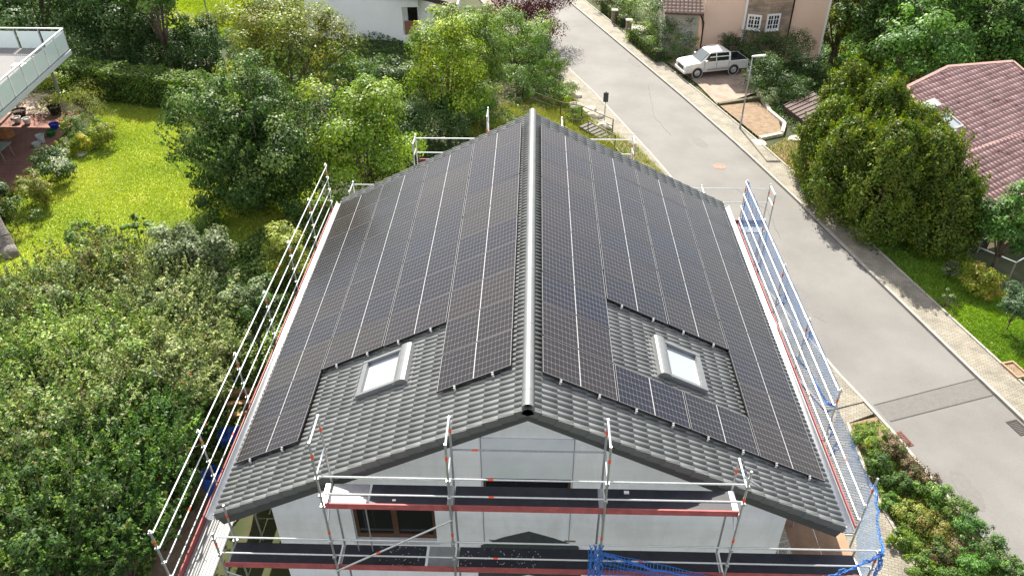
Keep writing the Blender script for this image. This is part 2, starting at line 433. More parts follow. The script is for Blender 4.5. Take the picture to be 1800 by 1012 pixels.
def np_mesh(name, V, Q, mats, col=None, parent=None, smooth=False, loc=None):
    V = np.asarray(V, np.float32)
    if loc is not None: V = V - np.asarray(loc, np.float32)
    Q = np.asarray(Q, np.int32); k = Q.shape[1]
    me = bpy.data.meshes.new(name)
    me.vertices.add(len(V)); me.vertices.foreach_set('co', V.ravel())
    me.loops.add(Q.size); me.loops.foreach_set('vertex_index', Q.ravel())
    me.polygons.add(len(Q)); me.polygons.foreach_set('loop_start', np.arange(0, Q.size, k, dtype=np.int32))
    if smooth: me.polygons.foreach_set('use_smooth', np.ones(len(Q), bool))
    if col is not None:
        at = me.attributes.new('col', 'FLOAT_COLOR', 'POINT')
        c4 = np.ones((len(V), 4), np.float32); c4[:, :3] = col
        at.data.foreach_set('color', c4.ravel())
    me.update(calc_edges=True)
    me.materials.append(mats)
    o = bpy.data.objects.new(name, me); COL.objects.link(o)
    if parent is not None: o.parent = parent
    elif loc is not None: o.location = loc
    return o
def copy_tree(o, parent=None):
    c = o.copy(); COL.objects.link(c); c.parent = parent
    for ch in list(o.children): copy_tree(ch, c)
    return c

# ================================================================ GROUND
gx, gy = np.meshgrid(np.arange(-75, 76, 1.0), np.arange(-24, 121, 1.0))
nxg, nyg = gx.shape[1], gx.shape[0]
V = np.stack([gx.ravel(), gy.ravel(), groundz(gx, gy).ravel()], 1)
ii = (np.arange(nyg - 1)[:, None] * nxg + np.arange(nxg - 1)[None]).ravel()
tag(np_mesh('ground', V, np.stack([ii, ii + 1, ii + nxg + 1, ii + nxg], 1), EARTH, smooth=True), kind='structure')
tag(MB().box(-600, 600, -300, 900, -16.2, -16).build('terrain', EARTH), kind='structure')

def off(poly, d):
    P = [Vector((p[0], p[1])) for p in poly]; o = []
    for i, p in enumerate(P):
        t = (P[min(i + 1, len(P) - 1)] - P[max(i - 1, 0)]).normalized(); o.append((p.x + t.y * d, p.y - t.x * d))
    return o
def ribbon(name, A, B, z0, z1, material, kind='structure'):
    mb = MB(); k = len(A)
    vs = [(a[0], a[1], z1) for a in A] + [(b[0], b[1], z1) for b in B] + [(a[0], a[1], z0) for a in A] + [(b[0], b[1], z0) for b in B]
    fs = []
    for i in range(k - 1):
        fs += [(i, k + i, k + i + 1, i + 1), (2 * k + i, i, i + 1, 2 * k + i + 1), (k + i, 3 * k + i, 3 * k + i + 1, k + i + 1)]
    mb.add(vs, fs)
    return tag(mb.build(name, material), kind=kind)
def dense(P, step=1.5):
    o = []
    for a, b in zip(P[:-1], P[1:]):
        m_ = max(1, int(math.dist(a, b) / step))
        o += [(a[0] + (b[0] - a[0]) * i / m_, a[1] + (b[1] - a[1]) * i / m_) for i in range(m_)]
    return o + [P[-1]]
# common parameter rows for both kerbs
ys = np.concatenate([np.arange(-24, 100, 1.5)])
LK = [(float(np.interp(y, kly, klx)), float(y)) for y in ys]
RK = [(float(np.interp(y, kry, krx)), float(y)) for y in ys]
ribbon('road', LK, RK, -11.2, -10.96, ASPHALT)
# gutter stones at the road's two edges, kerb and pavements
ribbon('kerb', off(RK, 0.02), off(RK, 0.14), -11.2, -10.86, KERB)
ribbon('pavement', off(RK, 0.14), off(RK, 1.42), -11.2, -10.875, PAVER)
ribbon('kerb', off(RK, 1.42), off(RK, 1.52), -11.2, -10.83, KERB)
ribbon('kerb', off(LK, -0.14), off(LK, -0.02), -11.2, -10.86, KERB)
LKf = [p for p in LK if p[1] > 9.6]
ribbon('pavement', off(LKf, -1.75), off(LKf, -0.14), -11.2, -10.875, PAVER)
ribbon('kerb', off(LKf, -1.85), off(LKf, -1.75), -11.2, -10.84, KERB)
# paved yard between the scaffold and the shrub bed
yard = [(6.4, -6), (14.9, -6), (12.6, 1.0), (11.95, 3.2), (11.6, 6.3), (11.75, 9.3), (12.95, 9.85), (12.3, 11.8), (11.6, 14.0), (8.2, 24), (6.6, 24), (6.4, 12)]
tag(MB().prism(yard, -11.2, -10.91).build('path', PAVER), kind='structure')
edge = off([(14.9, -6), (12.6, 1.0), (11.95, 3.2), (11.6, 6.3), (11.75, 9.3)], 0.0)
ribbon('kerb', [(p[0], p[1]) for p in edge], [(p[0] + 0.1, p[1]) for p in edge], -11.2, -10.85, KERB)
# repaired strip across the road and other patches
pt = [(13.15, 10.35), (17.75, 11.95), (17.92, 11.0), (13.45, 9.5)]
tag(MB().prism(pt, -10.96, -10.956).build('road_patch', ASPHALT_P), kind='structure')
TARJ = mat('tar_joint', (0.045, 0.043, 0.04), .8, noise=(6, .4))
for a, b_ in ((pt[0], pt[1]), (pt[3], pt[2])):
    tag(MB().beam((a[0], a[1], -10.957), (b_[0], b_[1], -10.957), .045, .010).build('road_joint', TARJ), kind='structure')
def flatpatch(name, cx, cy, rx, ry, rot, material, z0=-10.96, z1=-10.955):
    P = []
    for i in range(24):
        t = 2 * math.pi * i / 24; a, b_ = rx * math.cos(t) * (1 + random.uniform(-.12, .12)), ry * math.sin(t) * (1 + random.uniform(-.12, .12))
        P.append((cx + a * math.cos(rot) - b_ * math.sin(rot), cy + a * math.sin(rot) + b_ * math.cos(rot)))
    return tag(MB().prism(P, z0, z1).build(name, material), kind='structure')
ASPHALT_S = mat('asphalt_stain', (0.15, 0.143, 0.138), 0.85, noise=(6, 0.12, 9))
P = at_z(1420, 530, -10.96); flatpatch('road_patch', P[0], P[1], 0.35, 1.5, rad(12), ASPHALT_S)

ribbon('road_joint', off(RK, -.03), off(RK, .02), -11.2, -10.954, TARJ)
ribbon('road_joint', off(LK, -.02), off(LK, .03), -11.2, -10.954, TARJ)
for (px, py, rx, ry, rz, k) in ((1395, 520, .3, .9, .2, 0), (1500, 700, .25, .6, .5, 0), (1230, 250, .35, .8, .3, 0), (1115, 110, .3, 1.0, .3, 0), (1700, 860, .35, .9, .1, 0)):
    P = at_z(px, py, -10.96); flatpatch('road_patch', P[0], P[1], rx, ry, rz, ASPHALT_S, z1=-10.956)
# wandering sealed cracks
def crack(pix, w=.018):
    P = [at_z(a, c, -10.957) for a, c in pix]; mb = MB()
    for a, c in zip(P[:-1], P[1:]):
        a, c = Vector(a), Vector(c); m_ = max(2, int((c - a).length / .5)); pr = a
        for i in range(1, m_ + 1):
            q = a.lerp(c, i / m_) + (Vector((random.uniform(-.06, .06), random.uniform(-.06, .06), 0)) if i < m_ else Vector()); mb.beam(pr, q, w, .006); pr = q
    return tag(mb.build('road_joint', TARJ), kind='structure')
crack([(1290, 330), (1350, 370), (1372, 420)], .012)
crack([(1180, 240), (1150, 205), (1140, 150)], .012)
# manhole, drains
DRAIN = mat('rusty_grate_iron', (0.16, 0.055, 0.04), 0.75, 0.3, noise=(20, 0.4))
def manhole(px, py, label, matl=DRAIN, z=-10.956, r=0.31):
    P = at_z(px, py, z)
    mb = MB().lathe((0, 0, 0), [(0, 0.012), (r * .42, 0.012), (r * .44, 0.004), (r * .6, 0.004), (r * .62, 0.014), (r * .82, 0.014), (r * .84, 0.002), (r * .9, 0.002), (r * .92, 0.014), (r * 1.1, 0.012), (r * 1.12, 0)], 28)
    for k in range(8):
        t = k * math.pi / 4; mb.beam((r * .45 * math.cos(t), r * .45 * math.sin(t), .008), (r * .62 * math.cos(t), r * .62 * math.sin(t), .008), .03, .014)
    o = mb.build('manhole_cover', matl); o.location = (P[0], P[1], z)
    return tag(o, label, 'manhole cover')
manhole(1265, 293, 'round rusty manhole cover in the middle of the road', mat('orange_iron', (0.36, 0.20, 0.15), 0.8, noise=(20, .4)))
manhole(1122, 288, 'round grey inspection cover in the pavement behind the far right scaffold', mat('grey_iron', (0.3, 0.28, 0.25), 0.8, noise=(20, .3)), -10.87)
def drain(px, py, label, rz, matl, z=-10.956):
    P = at_z(px, py, z); rt = empty('drain_grate', (P[0], P[1], z), label, 'drain grate', 'drain grates at the road edge', rz)
    w, h = 0.24, 0.36
    MB().box(-w, w, -h, -h + .05, -.02, .012).box(-w, w, h - .05, h, -.02, .012).box(-w, -w + .05, -h + .05, h - .05, -.02, .012).box(w - .05, w, -h + .05, h - .05, -.02, .012).build('frame', matl, rt)
    g = MB()
    for k in range(8): y = -h + .09 + k * .077; g.box(-w + .05, w - .05, y, y + .035, -.02, .008)
    g.build('grate', matl, rt)
    MB().box(-w + .05, w - .05, -h + .05, h - .05, -.03, -.018).build('sump', mat('black_void', (0.01, 0.01, 0.01), 1), rt)
drain(1585, 772, 'red rusty drain grate at the kerb beside the shrub bed', rad(17), DRAIN, -10.952)
drain(1790, 751, 'dark iron drain grate at the far kerb near the right picture edge', rad(17), mat('dark_iron', (0.05, 0.045, 0.04), .7, .4, noise=(20, .3)), -10.952)

# ================================================================ MAIN HOUSE
AL = 0.45846                                 # roof pitch
ca, sa = math.cos(AL), math.sin(AL)
house = empty('house', (0, 5.7, -11), 'white gabled house under a dark tiled roof covered in solar panels', 'house')
HO = Vector((0, 5.7, -11))
def hb(mb, name, mats, **k):
    o = mb.build(name, mats, None, **k); o.data.transform(Matrix.Translation(-HO)); o.parent = house
    return o
YN, YF, XW = -0.40, 11.95, 5.72
def roofz(x): return -0.33 - abs(x) * sa / ca
wall = MB()
# long walls and back gable
for sx in (-1, 1):
    x0, x1 = sorted((sx * XW, sx * (XW - .3)))
    wall.box(x0, x1, YN + .3, YF - .3, -11.4, roofz(XW) - 0.02)
gable = [(-XW, -11.4), (XW, -11.4), (XW, roofz(XW)), (0, roofz(0)), (-XW, roofz(XW))]
wall.add([(p[0], y, p[1]) for y in (YF - .3, YF) for p in gable], [(0, 1, 2, 3, 4), (9, 8, 7, 6, 5)] + [(i, 5 + i, 5 + (i + 1) % 5, (i + 1) % 5) for i in range(5)])
# front gable with real openings
op = [(-3.92, -2.06, -5.06, -3.72), (-0.95, 0.94, -3.32, -2.82)]
def clipwall(x0, x1, z0, z1):
    # slab from x0..x1, z0..min(z1, roof)
    xs = [x0, x1] if not (x0 < 0 < x1) else [x0, 0, x1]
    top = [(xx, min(z1, roofz(xx))) for xx in reversed(xs)]
    if z1 < roofz(max(abs(x0), abs(x1))): top = [(x1, z1), (x0, z1)]
    poly = [(x0, z0), (x1, z0)] + top; k = len(poly)
    wall.add([(p[0], y, p[1]) for y in (YN, YN + .3) for p in poly], [tuple(range(k)), tuple(range(2 * k - 1, k - 1, -1))] + [((i + 1) % k, i, k + i, k + (i + 1) % k) for i in range(k)])
clipwall(-XW, -3.92, -11.4, 9)
clipwall(-3.92, -2.06, -11.4, -5.06); clipwall(-3.92, -2.06, -3.72, 9)
clipwall(-2.06, -0.95, -11.4, 9)
clipwall(-0.95, 0.94, -11.4, -3.32); clipwall(-0.95, 0.94, -2.82, 9)
clipwall(0.94, XW, -11.4, 9)
hb(wall, 'wall', PLASTER)
w = hb(MB().box(-3.92, -3.84, YN + .08, YN + .16, -5.06, -3.72).box(-2.14, -2.06, YN + .08, YN + .16, -5.06, -3.72).box(-3.84, -2.14, YN + .08, YN + .16, -5.06, -4.98).box(-3.84, -2.14, YN + .08, YN + .16, -3.8, -3.72).box(-3.06, -2.93, YN + .07, YN + .17, -4.98, -3.8).box(-3.84, -3.06, YN + .07, YN + .14, -4.98, -4.91).box(-2.93, -2.14, YN + .07, YN + .14, -4.98, -4.91), 'window', BROWNF)
o = MB().box(-3.84, -2.14, YN + .11, YN + .13, -4.98, -3.8).build('pane', DARKGLASS); o.data.transform(Matrix.Translation(-HO)); o.parent = w
o = MB().box(-4.0, -1.98, YN - .1, YN + .07, -5.11, -5.063).build('sill', PLASTER); o.data.transform(Matrix.Translation(-HO)); o.parent = w
w2 = hb(MB().box(-0.95, 0.94, YN + .07, YN + .12, -2.9, -2.82).box(-0.95, -0.89, YN + .07, YN + .12, -3.32, -2.9).box(0.88, 0.94, YN + .07, YN + .12, -3.32, -2.9), 'window', BROWNF)
o = MB().box(-0.89, 0.88, YN + .09, YN + .11, -3.32, -2.9).build('pane', DARKGLASS); o.data.transform(Matrix.Translation(-HO)); o.parent = w2
# shallow render panel over the middle bay, its joints and rusty stains
hb(MB().box(-0.96, 0.95, YN - .03, YN, -2.80, -1.58), 'panel', mat('smooth_white_board', (0.70, 0.74, 0.77), 0.7, noise=(2, 0.08, 8)))
hb(MB().box(-0.98, -0.962, YN - .012, YN, -5.4, -1.0).box(0.952, 0.97, YN - .012, YN, -5.4, -0.85), 'wall_joint', mat('joint_grey', (0.3, 0.32, 0.34), 0.9))
hb(MB().box(-0.86, -0.42, YN - .006, YN, -5.0, -4.955).box(0.86, 1.12, YN - .006, YN, -4.98, -4.92), 'wall_stain', mat('rust_stain', (0.22, 0.17, 0.12), 1, noise=(9, .5)))
# slated canopy over the middle window below
CAN = mat('dark_green_slate', (0.035, 0.05, 0.045), 0.6, noise=(9, 0.35))
cp = [(-1.05, -5.16), (-.55, -4.86), (0.05, -4.62), (.6, -4.84), (1.2, -5.14), (1.2, -5.26), (.6, -4.96), (0.05, -4.74), (-.55, -4.98), (-1.05, -5.28)]
mb = MB(); k = len(cp)
mb.add([(p[0], YN, p[1]) for p in cp] + [(p[0] * 1.05, YN - .75, p[1] - .42) for p in cp], [(0, 9, 8, 1), (1, 8, 7, 2), (2, 7, 6, 3), (3, 6, 5, 4), (k + 1, k + 8, k + 9, k), (k + 2, k + 7, k + 8, k + 1), (k + 3, k + 6, k + 7, k + 2), (k + 4, k + 5, k + 6, k + 3)] + [((i + 1) % k, i, k + i, k + (i + 1) % k) for i in range(k)])
hb(mb, 'canopy', CAN)

# ---- tiled roof
def tile_slab(L, W, gauge=0.34, pitch=0.15, step=0.020, rib=0.046, v0=0.0, var=0.10, course_shift=0.0):
    """Tiled surface in local coords: x down the slope 0..L, y 0..W, z up. Returns V, Q, col"""
    nc = int(math.ceil(L / gauge)); nb = int(math.ceil(W / pitch))
    vs, qs, cs = [], [], []
    b = np.arange(nb)
    yb = b * pitch
    prof = [(0.0, rib), (pitch * 0.35, rib * .95), (pitch * 0.70, rib * .62), (pitch * 0.78, 0.0), (pitch * 0.99, 0.0)]
    yy = np.concatenate([[y + p[0] for p in prof] for y in yb]); zz = np.concatenate([[p[1] for p in prof] for _ in yb])
    keep = yy <= W + 1e-6; yy, zz = yy[keep], zz[keep]; npf = len(yy)
    tid = (yy / (pitch * 2) + 1e-4).astype(int)
    k = 0
    for c in range(nc):
        x0, x1 = c * gauge, min((c + 1) * gauge, L) + 0.0
        f = (x1 - x0) / gauge
        jit = RNG.uniform(-0.004, 0.004, nb + 2)[tid]; tint = 1 + RNG.uniform(-var, var, nb + 2)[tid]
        rows = [(x0 - 0.02, zz * 0.9 + jit * 0.3), (x1, zz + step * f + jit), (x1 + 0.001, zz * 0 - 0.01)]
        for (xx, zr) in rows:
            vs.append(np.stack([np.full(npf, xx), yy, zr], 1)); cs.append(np.repeat(tint[:, None], 3, 1))
        i = np.arange(npf - 1)
        for r in range(2):
            a = k + r * npf + i; qs.append(np.stack([a, a + npf, a + npf + 1, a + 1], 1))
        k += 3 * npf
    return np.concatenate(vs), np.concatenate(qs), np.concatenate(cs)
YR0, YR1 = -1.02, 12.50
SL = 7.52
HT = -0.155                                # tile base plane below the module plane
def slope_frame(sg, s=0.0, y=0.0, h=0.0):
    """local x down slope, y towards the camera on the left slope / away on the right one, z out of the roof"""
    X = Vector((sg * ca, 0, -sa)); Z = Vector((sg * sa, 0, ca)); Yv = Z.cross(X)
    o = X * s + Z * h + Vector((0, y, 0))
    return Matrix(((X.x, Yv.x, Z.x, o.x), (X.y, Yv.y, Z.y, o.y), (X.z, Yv.z, Z.z, o.z), (0, 0, 0, 1)))
roof_root = hb(MB().add([(0, YR0 + .03, -.2), (SL * ca - .05, YR0 + .03, -.22 - SL * sa), (-SL * ca + .05, YR0 + .03, -.22 - SL * sa), (0, YR1 - .03, -.2), (SL * ca - .05, YR1 - .03, -.22 - SL * sa), (-SL * ca + .05, YR1 - .03, -.22 - SL * sa),
    (0, YR0 + .03, -.33), (SL * ca - .05, YR0 + .03, -.35 - SL * sa), (-SL * ca + .05, YR0 + .03, -.35 - SL * sa), (0, YR1 - .03, -.33), (SL * ca - .05, YR1 - .03, -.35 - SL * sa), (-SL * ca + .05, YR1 - .03, -.35 - SL * sa)],
    [(0, 1, 4, 3), (0, 3, 5, 2), (6, 9, 10, 7), (6, 8, 11, 9), (0, 6, 7, 1), (0, 2, 8, 6), (3, 4, 10, 9), (3, 9, 11, 5), (1, 7, 10, 4), (2, 5, 11, 8)]), 'roof', mat('roof_underlay', (0.10, 0.10, 0.10), 0.9))
def rchild(mb_or_obj, name=None, mats=None, **k):
    o = mb_or_obj if name is None else mb_or_obj.build(name, mats, None, **k)
    o.data.transform(Matrix.Translation(-HO)); o.parent = roof_root
    return o
Wd = YR1 - YR0
for sg in (1, -1):
    V, Q, C = tile_slab(SL, Wd)
    X = np.array((sg * ca, 0, -sa)); Z = np.array((sg * sa, 0, ca))
    # y of the tile runs away from the camera with the step facing it on both slopes
    Wp = V[:, :1] * X + V[:, 1:2] * np.array((0, 1, 0)) + (V[:, 2:3] + HT) * Z + np.array((0, YR0, 0))
    if sg < 0: Q = Q[:, ::-1]
    o = np_mesh('tiles', Wp, Q, TILE, C); rchild(o)
# verge flanges (stepped with the courses) and fascia boards along both gables
FASC = mat('dark_grey_fascia', (0.062, 0.066, 0.066), 0.5, noise=(2, 0.15, 8))
VERGE = mat('verge_tile', (0.11, 0.118, 0.117), 0.45, noise=(5, .15))
for yv, yi in ((YR0, 1), (YR1, -1)):
    vb, fb_ = MB(), MB()
    for sg in (1, -1):
        for c in range(23):
            s0, s1 = c * .34, min((c + 1) * .34, SL) - 0.006
            if s0 >= SL: break
            X = Vector((sg * ca, 0, -sa)); Z = Vector((sg * sa, 0, ca))
            y0, y1 = yv - .022 * yi, yv + .014 * yi
            P = []
            for yy in (y0, y1):
                for s, h in ((s0, -.115), (s1, .0), (s0, .028), (s1, .062)):
                    pass
            q = [(s0, -.13), (s1, -.105), (s1, .066), (s0, .034)]
            vs = [X * s + Z * (h + HT) + Vector((0, yy, 0)) for yy in (y0, y1) for s, h in q]
            vb.add(vs, [(0, 1, 2, 3), (7, 6, 5, 4), (0, 4, 5, 1), (1, 5, 6, 2), (2, 6, 7, 3), (3, 7, 4, 0)])
        X = Vector((sg * ca, 0, -sa)); Z = Vector((sg * sa, 0, ca))
        q = [(0, -.10), (SL - .02, -.10), (SL - .02, -.38), (0, -.38)]
        vs = [Vector((X.x * s + (Z.x * h if s > 0 else 0), yy, X.z * s + Z.z * h + HT * ca - (0 if s > 0 else 0))) for yy in (yv + .02 * yi, yv + .05 * yi) for s, h in q]
        fb_.add(vs, [(0, 1, 2, 3), (7, 6, 5, 4), (0, 4, 5, 1), (1, 5, 6, 2), (2, 6, 7, 3), (3, 7, 4, 0)])
    rchild(vb, 'verge_trim', VERGE); rchild(fb_, 'fascia', FASC)
# soffit boards under the near overhang
so = MB()
for sg in (1, -1):
    X = Vector((sg * ca, 0, -sa)); Z = Vector((sg * sa, 0, ca))
    for (ya, yb_) in ((YR0 + .052, YN - .002), (YF + .002, YR1 - .052)):
        q = [(0.02, -.34), (SL - .1, -.34), (SL - .1, -.37), (0.02, -.37)]
        vs = [Vector((X.x * s + Z.x * h * (s > .1), yy, X.z * s + Z.z * h + HT)) for yy in (ya, yb_) for s, h in q]
        so.add(vs, [(0, 1, 2, 3), (7, 6, 5, 4), (0, 4, 5, 1), (1, 5, 6, 2), (2, 6, 7, 3), (3, 7, 4, 0)])
rchild(so, 'soffit', FASC)
# ridge caps
RC = mat('ridge_cap_metal', (0.17, 0.178, 0.182), 0.48, 0.25, noise=(3, 0.12))
rc_ = MB(); y = YR0 - .03; k = 0
segs = [(y, y + .42)]
while segs[-1][1] < YR1: segs.append((segs[-1][1], min(segs[-1][1] + (2.0 if segs[-1][1] < YR1 - 2.6 else .42), YR1 + .02)))
for j, (a0, a1) in enumerate(segs):
    n_ = 28; vs = []
    for yy, r in ((a0, .118), (a1 - .006, .118)):
        for rr in (r, r - .012):
            for i in range(n_ + 1):
                t = math.pi * (-0.08 + 1.16 * i / n_); vs.append((math.cos(t) * rr, yy, -.165 + .06 + math.sin(t) * rr * 1.0))
    n1 = n_ + 1; fs = []
    for i in range(n_):
        fs += [(i, i + 1, 2 * n1 + i + 1, 2 * n1 + i), (n1 + i + 1, n1 + i, 3 * n1 + i, 3 * n1 + i + 1), (i + 1, i, n1 + i, n1 + i + 1), (2 * n1 + i, 2 * n1 + i + 1, 3 * n1 + i + 1, 3 * n1 + i)]
    rc_.add(vs, fs)
rchild(rc_, 'ridge_cap', RC)
# gutters
for sg in (-1, 1):
    g = MB(); xe, ze = sg * (SL * ca + .045), -SL * sa - .21
    vs = []
    n_ = 10
    for yy in (YR0 + .0, YR1 - .02):
        for rr in (.092, .084):
            for i in range(n_ + 1):
                t = math.pi * (1 + i / n_); vs.append((xe + math.cos(t) * rr, yy, ze + math.sin(t) * rr))
    n1 = n_ + 1; fs = []
    for i in range(n_):
        fs += [(i, i + 1, 2 * n1 + i + 1, 2 * n1 + i), (n1 + i + 1, n1 + i, 3 * n1 + i, 3 * n1 + i + 1), (i, n1 + i, n1 + i + 1, i + 1), (2 * n1 + i + 1, 3 * n1 + i + 1, 3 * n1 + i, 2 * n1 + i)]
    g.add(vs, fs)
    g.tube((xe + sg * .096, YR0, ze + .004), (xe + sg * .096, YR1 - .02, ze + .004), .015)
    g.box(*(sorted((xe - sg * .11, xe - sg * .065))), YR0 + .05, YR1 - .05, ze - .02, ze + .055)
    hb(g, 'gutter', ZINC, smooth=True)

# ---- solar modules
MW, ML, PX_, PY_ = 1.722, 1.146, 1.742, 1.1605
fr = MB(); a_, c_ = MW / 2, ML / 2
fr.box(-a_, a_, -c_, -c_ + .011, -.035, .0012).box(-a_, a_, c_ - .011, c_, -.035, .0012).box(-a_, -a_ + .011, -c_ + .011, c_ - .011, -.035, .0012).box(a_ - .011, a_, -c_ + .011, c_ - .011, -.035, .0012)
fr.box(-a_ + .011, a_ - .011, -c_ + .011, c_ - .011, -.010, -.006)
frame_me = None; glass_me = None
def module(sg, s, y):
    global frame_me, glass_me
    if glass_me is None:
        g = MB().box(-a_ + .011, a_ - .011, -c_ + .011, c_ - .011, -.005, 0).build('solar_panel', SOLAR); glass_me = g.data
        f = fr.build('panel_frame', SOLFRAME); frame_me = f.data
    else:
        g = bpy.data.objects.new('solar_panel', glass_me); COL.objects.link(g)
        f = bpy.data.objects.new('panel_frame', frame_me); COL.objects.link(f)
    Mx = slope_frame(sg, s + MW / 2, y + ML / 2) @ Matrix.Rotation(rad(random.uniform(-.35, .35)), 4, 'X') @ Matrix.Rotation(rad(random.uniform(-.3, .3)), 4, 'Y')
    g.parent = house; g.matrix_local = Matrix.Translation(-HO) @ Mx
    f.parent = g
    return g
S0R, S0L, YL = 0.3075, 0.3933, 0.2284
for (sg, s0, y0, skip) in ((1, S0R, 0.0, {(1, 1), (1, 2), (2, 1), (2, 2)}), (-1, S0L, YL, {(0, 1), (1, 1), (0, 2), (1, 2)})):
    for r_ in range(10):
        for c in range(4):
            if (r_, c) not in skip: module(sg, s0 + c * PX_, y0 + r_ * PY_)
    # rails under the modules with bright end clamps
    for c in range(4):
        for q in (0.42, 1.30):
            s = s0 + c * PX_ + q
            spans = [(0, 10)]
            if sg == 1 and c in (1, 2): spans = [(0, 1), (3, 10)]
            if sg == -1 and c in (1, 2): spans = [(2, 10)]
            mb = MB()
            for (r0, r1) in spans:
                ya, yb_ = y0 + r0 * PY_ - .07, y0 + r1 * PY_ + .03
                M_ = slope_frame(sg, s, 0)
                def bx(xa, xb, y_a, y_b, za, zb, mi=0):
                    sy = -1 if sg == -1 else 1
                    ya2, yb2 = sorted((sy * y_a, sy * y_b)); k0 = len(mb.v)
                    mb.box(xa, xb, ya2, yb2, za, zb, mi)
                    mb.v[k0:] = [tuple(M_ @ Vector(v)) for v in mb.v[k0:]]
                bx(-.02, .02, ya, yb_, -.077, -.037)
                bx(-.022, .022, ya + .045, ya + .066, -.036, .003, 1)
                bx(-.022, .022, ya - .010, ya - .001, -.080, -.036, 1)
                bx(-.02, .02, ya, ya + .02, -.036, -.008, 1)
                yy = ya + .35
                while yy < yb_:
                    bx(-.03, .03, yy, yy + .04, -.128, -.078); yy += 1.3
            hb(mb, 'mounting_rail', [mat('dark_rail', (0.05, 0.05, 0.055), .4, .6), mat('bright_clamp', (0.6, 0.6, 0.6), .4, .4)])

# ---- roof windows
SKF = mat('light_grey_window_metal', (0.20, 0.208, 0.212), 0.4, 0.3, noise=(6, .08))
m, n, l, b = nodes_of('white_blind_behind_glass')
b.inputs['Base Color'].default_value = (0.30, 0.33, 0.37, 1); b.inputs['Roughness'].default_value = 0.6
b.inputs['Coat Weight'].default_value = 1; b.inputs['Coat Roughness'].default_value = 0.03
BLIND = m
def skylight(sg, s0, s1, y0, y1):
    # local frame: origin at upper near corner of the roof window
    M_ = slope_frame(sg, s0, y0 if sg > 0 else y1, -.10)
    T = Matrix.Translation(-HO)
    Ls, Lw = s1 - s0, y1 - y0
    def fin(mb, name, mats, par, **k):
        mb.v = [tuple(T @ M_ @ Vector(v)) for v in mb.v]; o = mb.build(name, mats, None, **k); o.parent = par; return o
    H = .115
    f = fin(MB().box(0.05, Ls, 0, .075, -.09, H).box(0.05, Ls, Lw - .075, Lw, -.09, H).box(Ls - .12, Ls, .075, Lw - .075, -.09, H - .01).box(0.05, .2, .075, Lw - .075, -.09, H - .02).box(.2, Ls - .12, .075, Lw - .075, -.09, .0), 'skylight', SKF, house)
    fin(MB().box(.2, Ls - .12, .075, Lw - .075, .012, .02), 'pane', BLIND, f)
    hd = MB(); n_ = 8; vs = []
    for yy in (-.035, Lw + .035):
        vs += [(.30, yy, H - .02), (-.02, yy, H - .05), (-.05, yy, -.06), (.30, yy, H)]
        for i in range(n_ + 1):
            t = math.pi * (i / n_) ; vs.append((.125 + math.cos(t) * .150, yy, H - .02 + math.sin(t) * .065))
    k0 = 4 + n_ + 1
    ring = [4 + i for i in range(n_ + 1)] + [2, 0]
    fs = [tuple(ring), tuple(k0 + i for i in reversed(ring))]
    for i in range(len(ring)): a, b2 = ring[i], ring[(i + 1) % len(ring)]; fs.append((b2, a, k0 + a, k0 + b2))
    hd.add(vs, fs); fin(hd, 'hood', SKF, f)
    fin(MB().box(-.12, -.055, -.14, Lw + .14, -.08, -.012).box(Ls + .001, Ls + .2, -.1, Lw + .1, -.08, -.02).box(-.12, Ls + .18, -.13, -.04, -.08, -.03).box(-.12, Ls + .18, Lw + .04, Lw + .13, -.08, -.03), 'flashing', mat('flashing_grey', (0.13, 0.135, 0.14), .45, .3), f)
skylight(-1, 3.02, 4.30, 1.03, 2.20)
skylight(1, 3.28, 4.52, 1.50, 2.74)

# ================================================================ SCAFFOLD
TR = 0.0242
def std(mb, x, y, z0, z1, bands=()):
    zs = sorted([z0, z1] + [v for b_ in bands for v in (b_ - .05, b_ + .05)])
    for a0, a1 in zip(zs[:-1], zs[1:]):
        mid = (a0 + a1) / 2; o = any(abs(mid - b_) < .049 for b_ in bands)
        mb.tube((x, y, a0), (x, y, a1), TR + (.003 if o else 0), mi=1 if o else 0, cap=True)
    z = z0 + .5
def coupler(mb, x, y, z): mb.box(x - .036, x + .036, y - .036, y + .036, z - .028, z + .028)
def sc_root(label, loc): return empty('scaffold', loc, label, 'scaffold', 'facade scaffolds around the house')
def fin(mb, name, mats, root, **k):
    o = mb.build(name, mats, None, **k); o.data.transform(Matrix.Translation(-root.location)); o.parent = root
    return o
def fins(mb, name, mats, root, **k):
    """every bar of mb becomes a part of its own"""
    for m_ in mb.split(): fin(m_, name, mats, root, **k)
S2 = [STEEL, ORANGE]
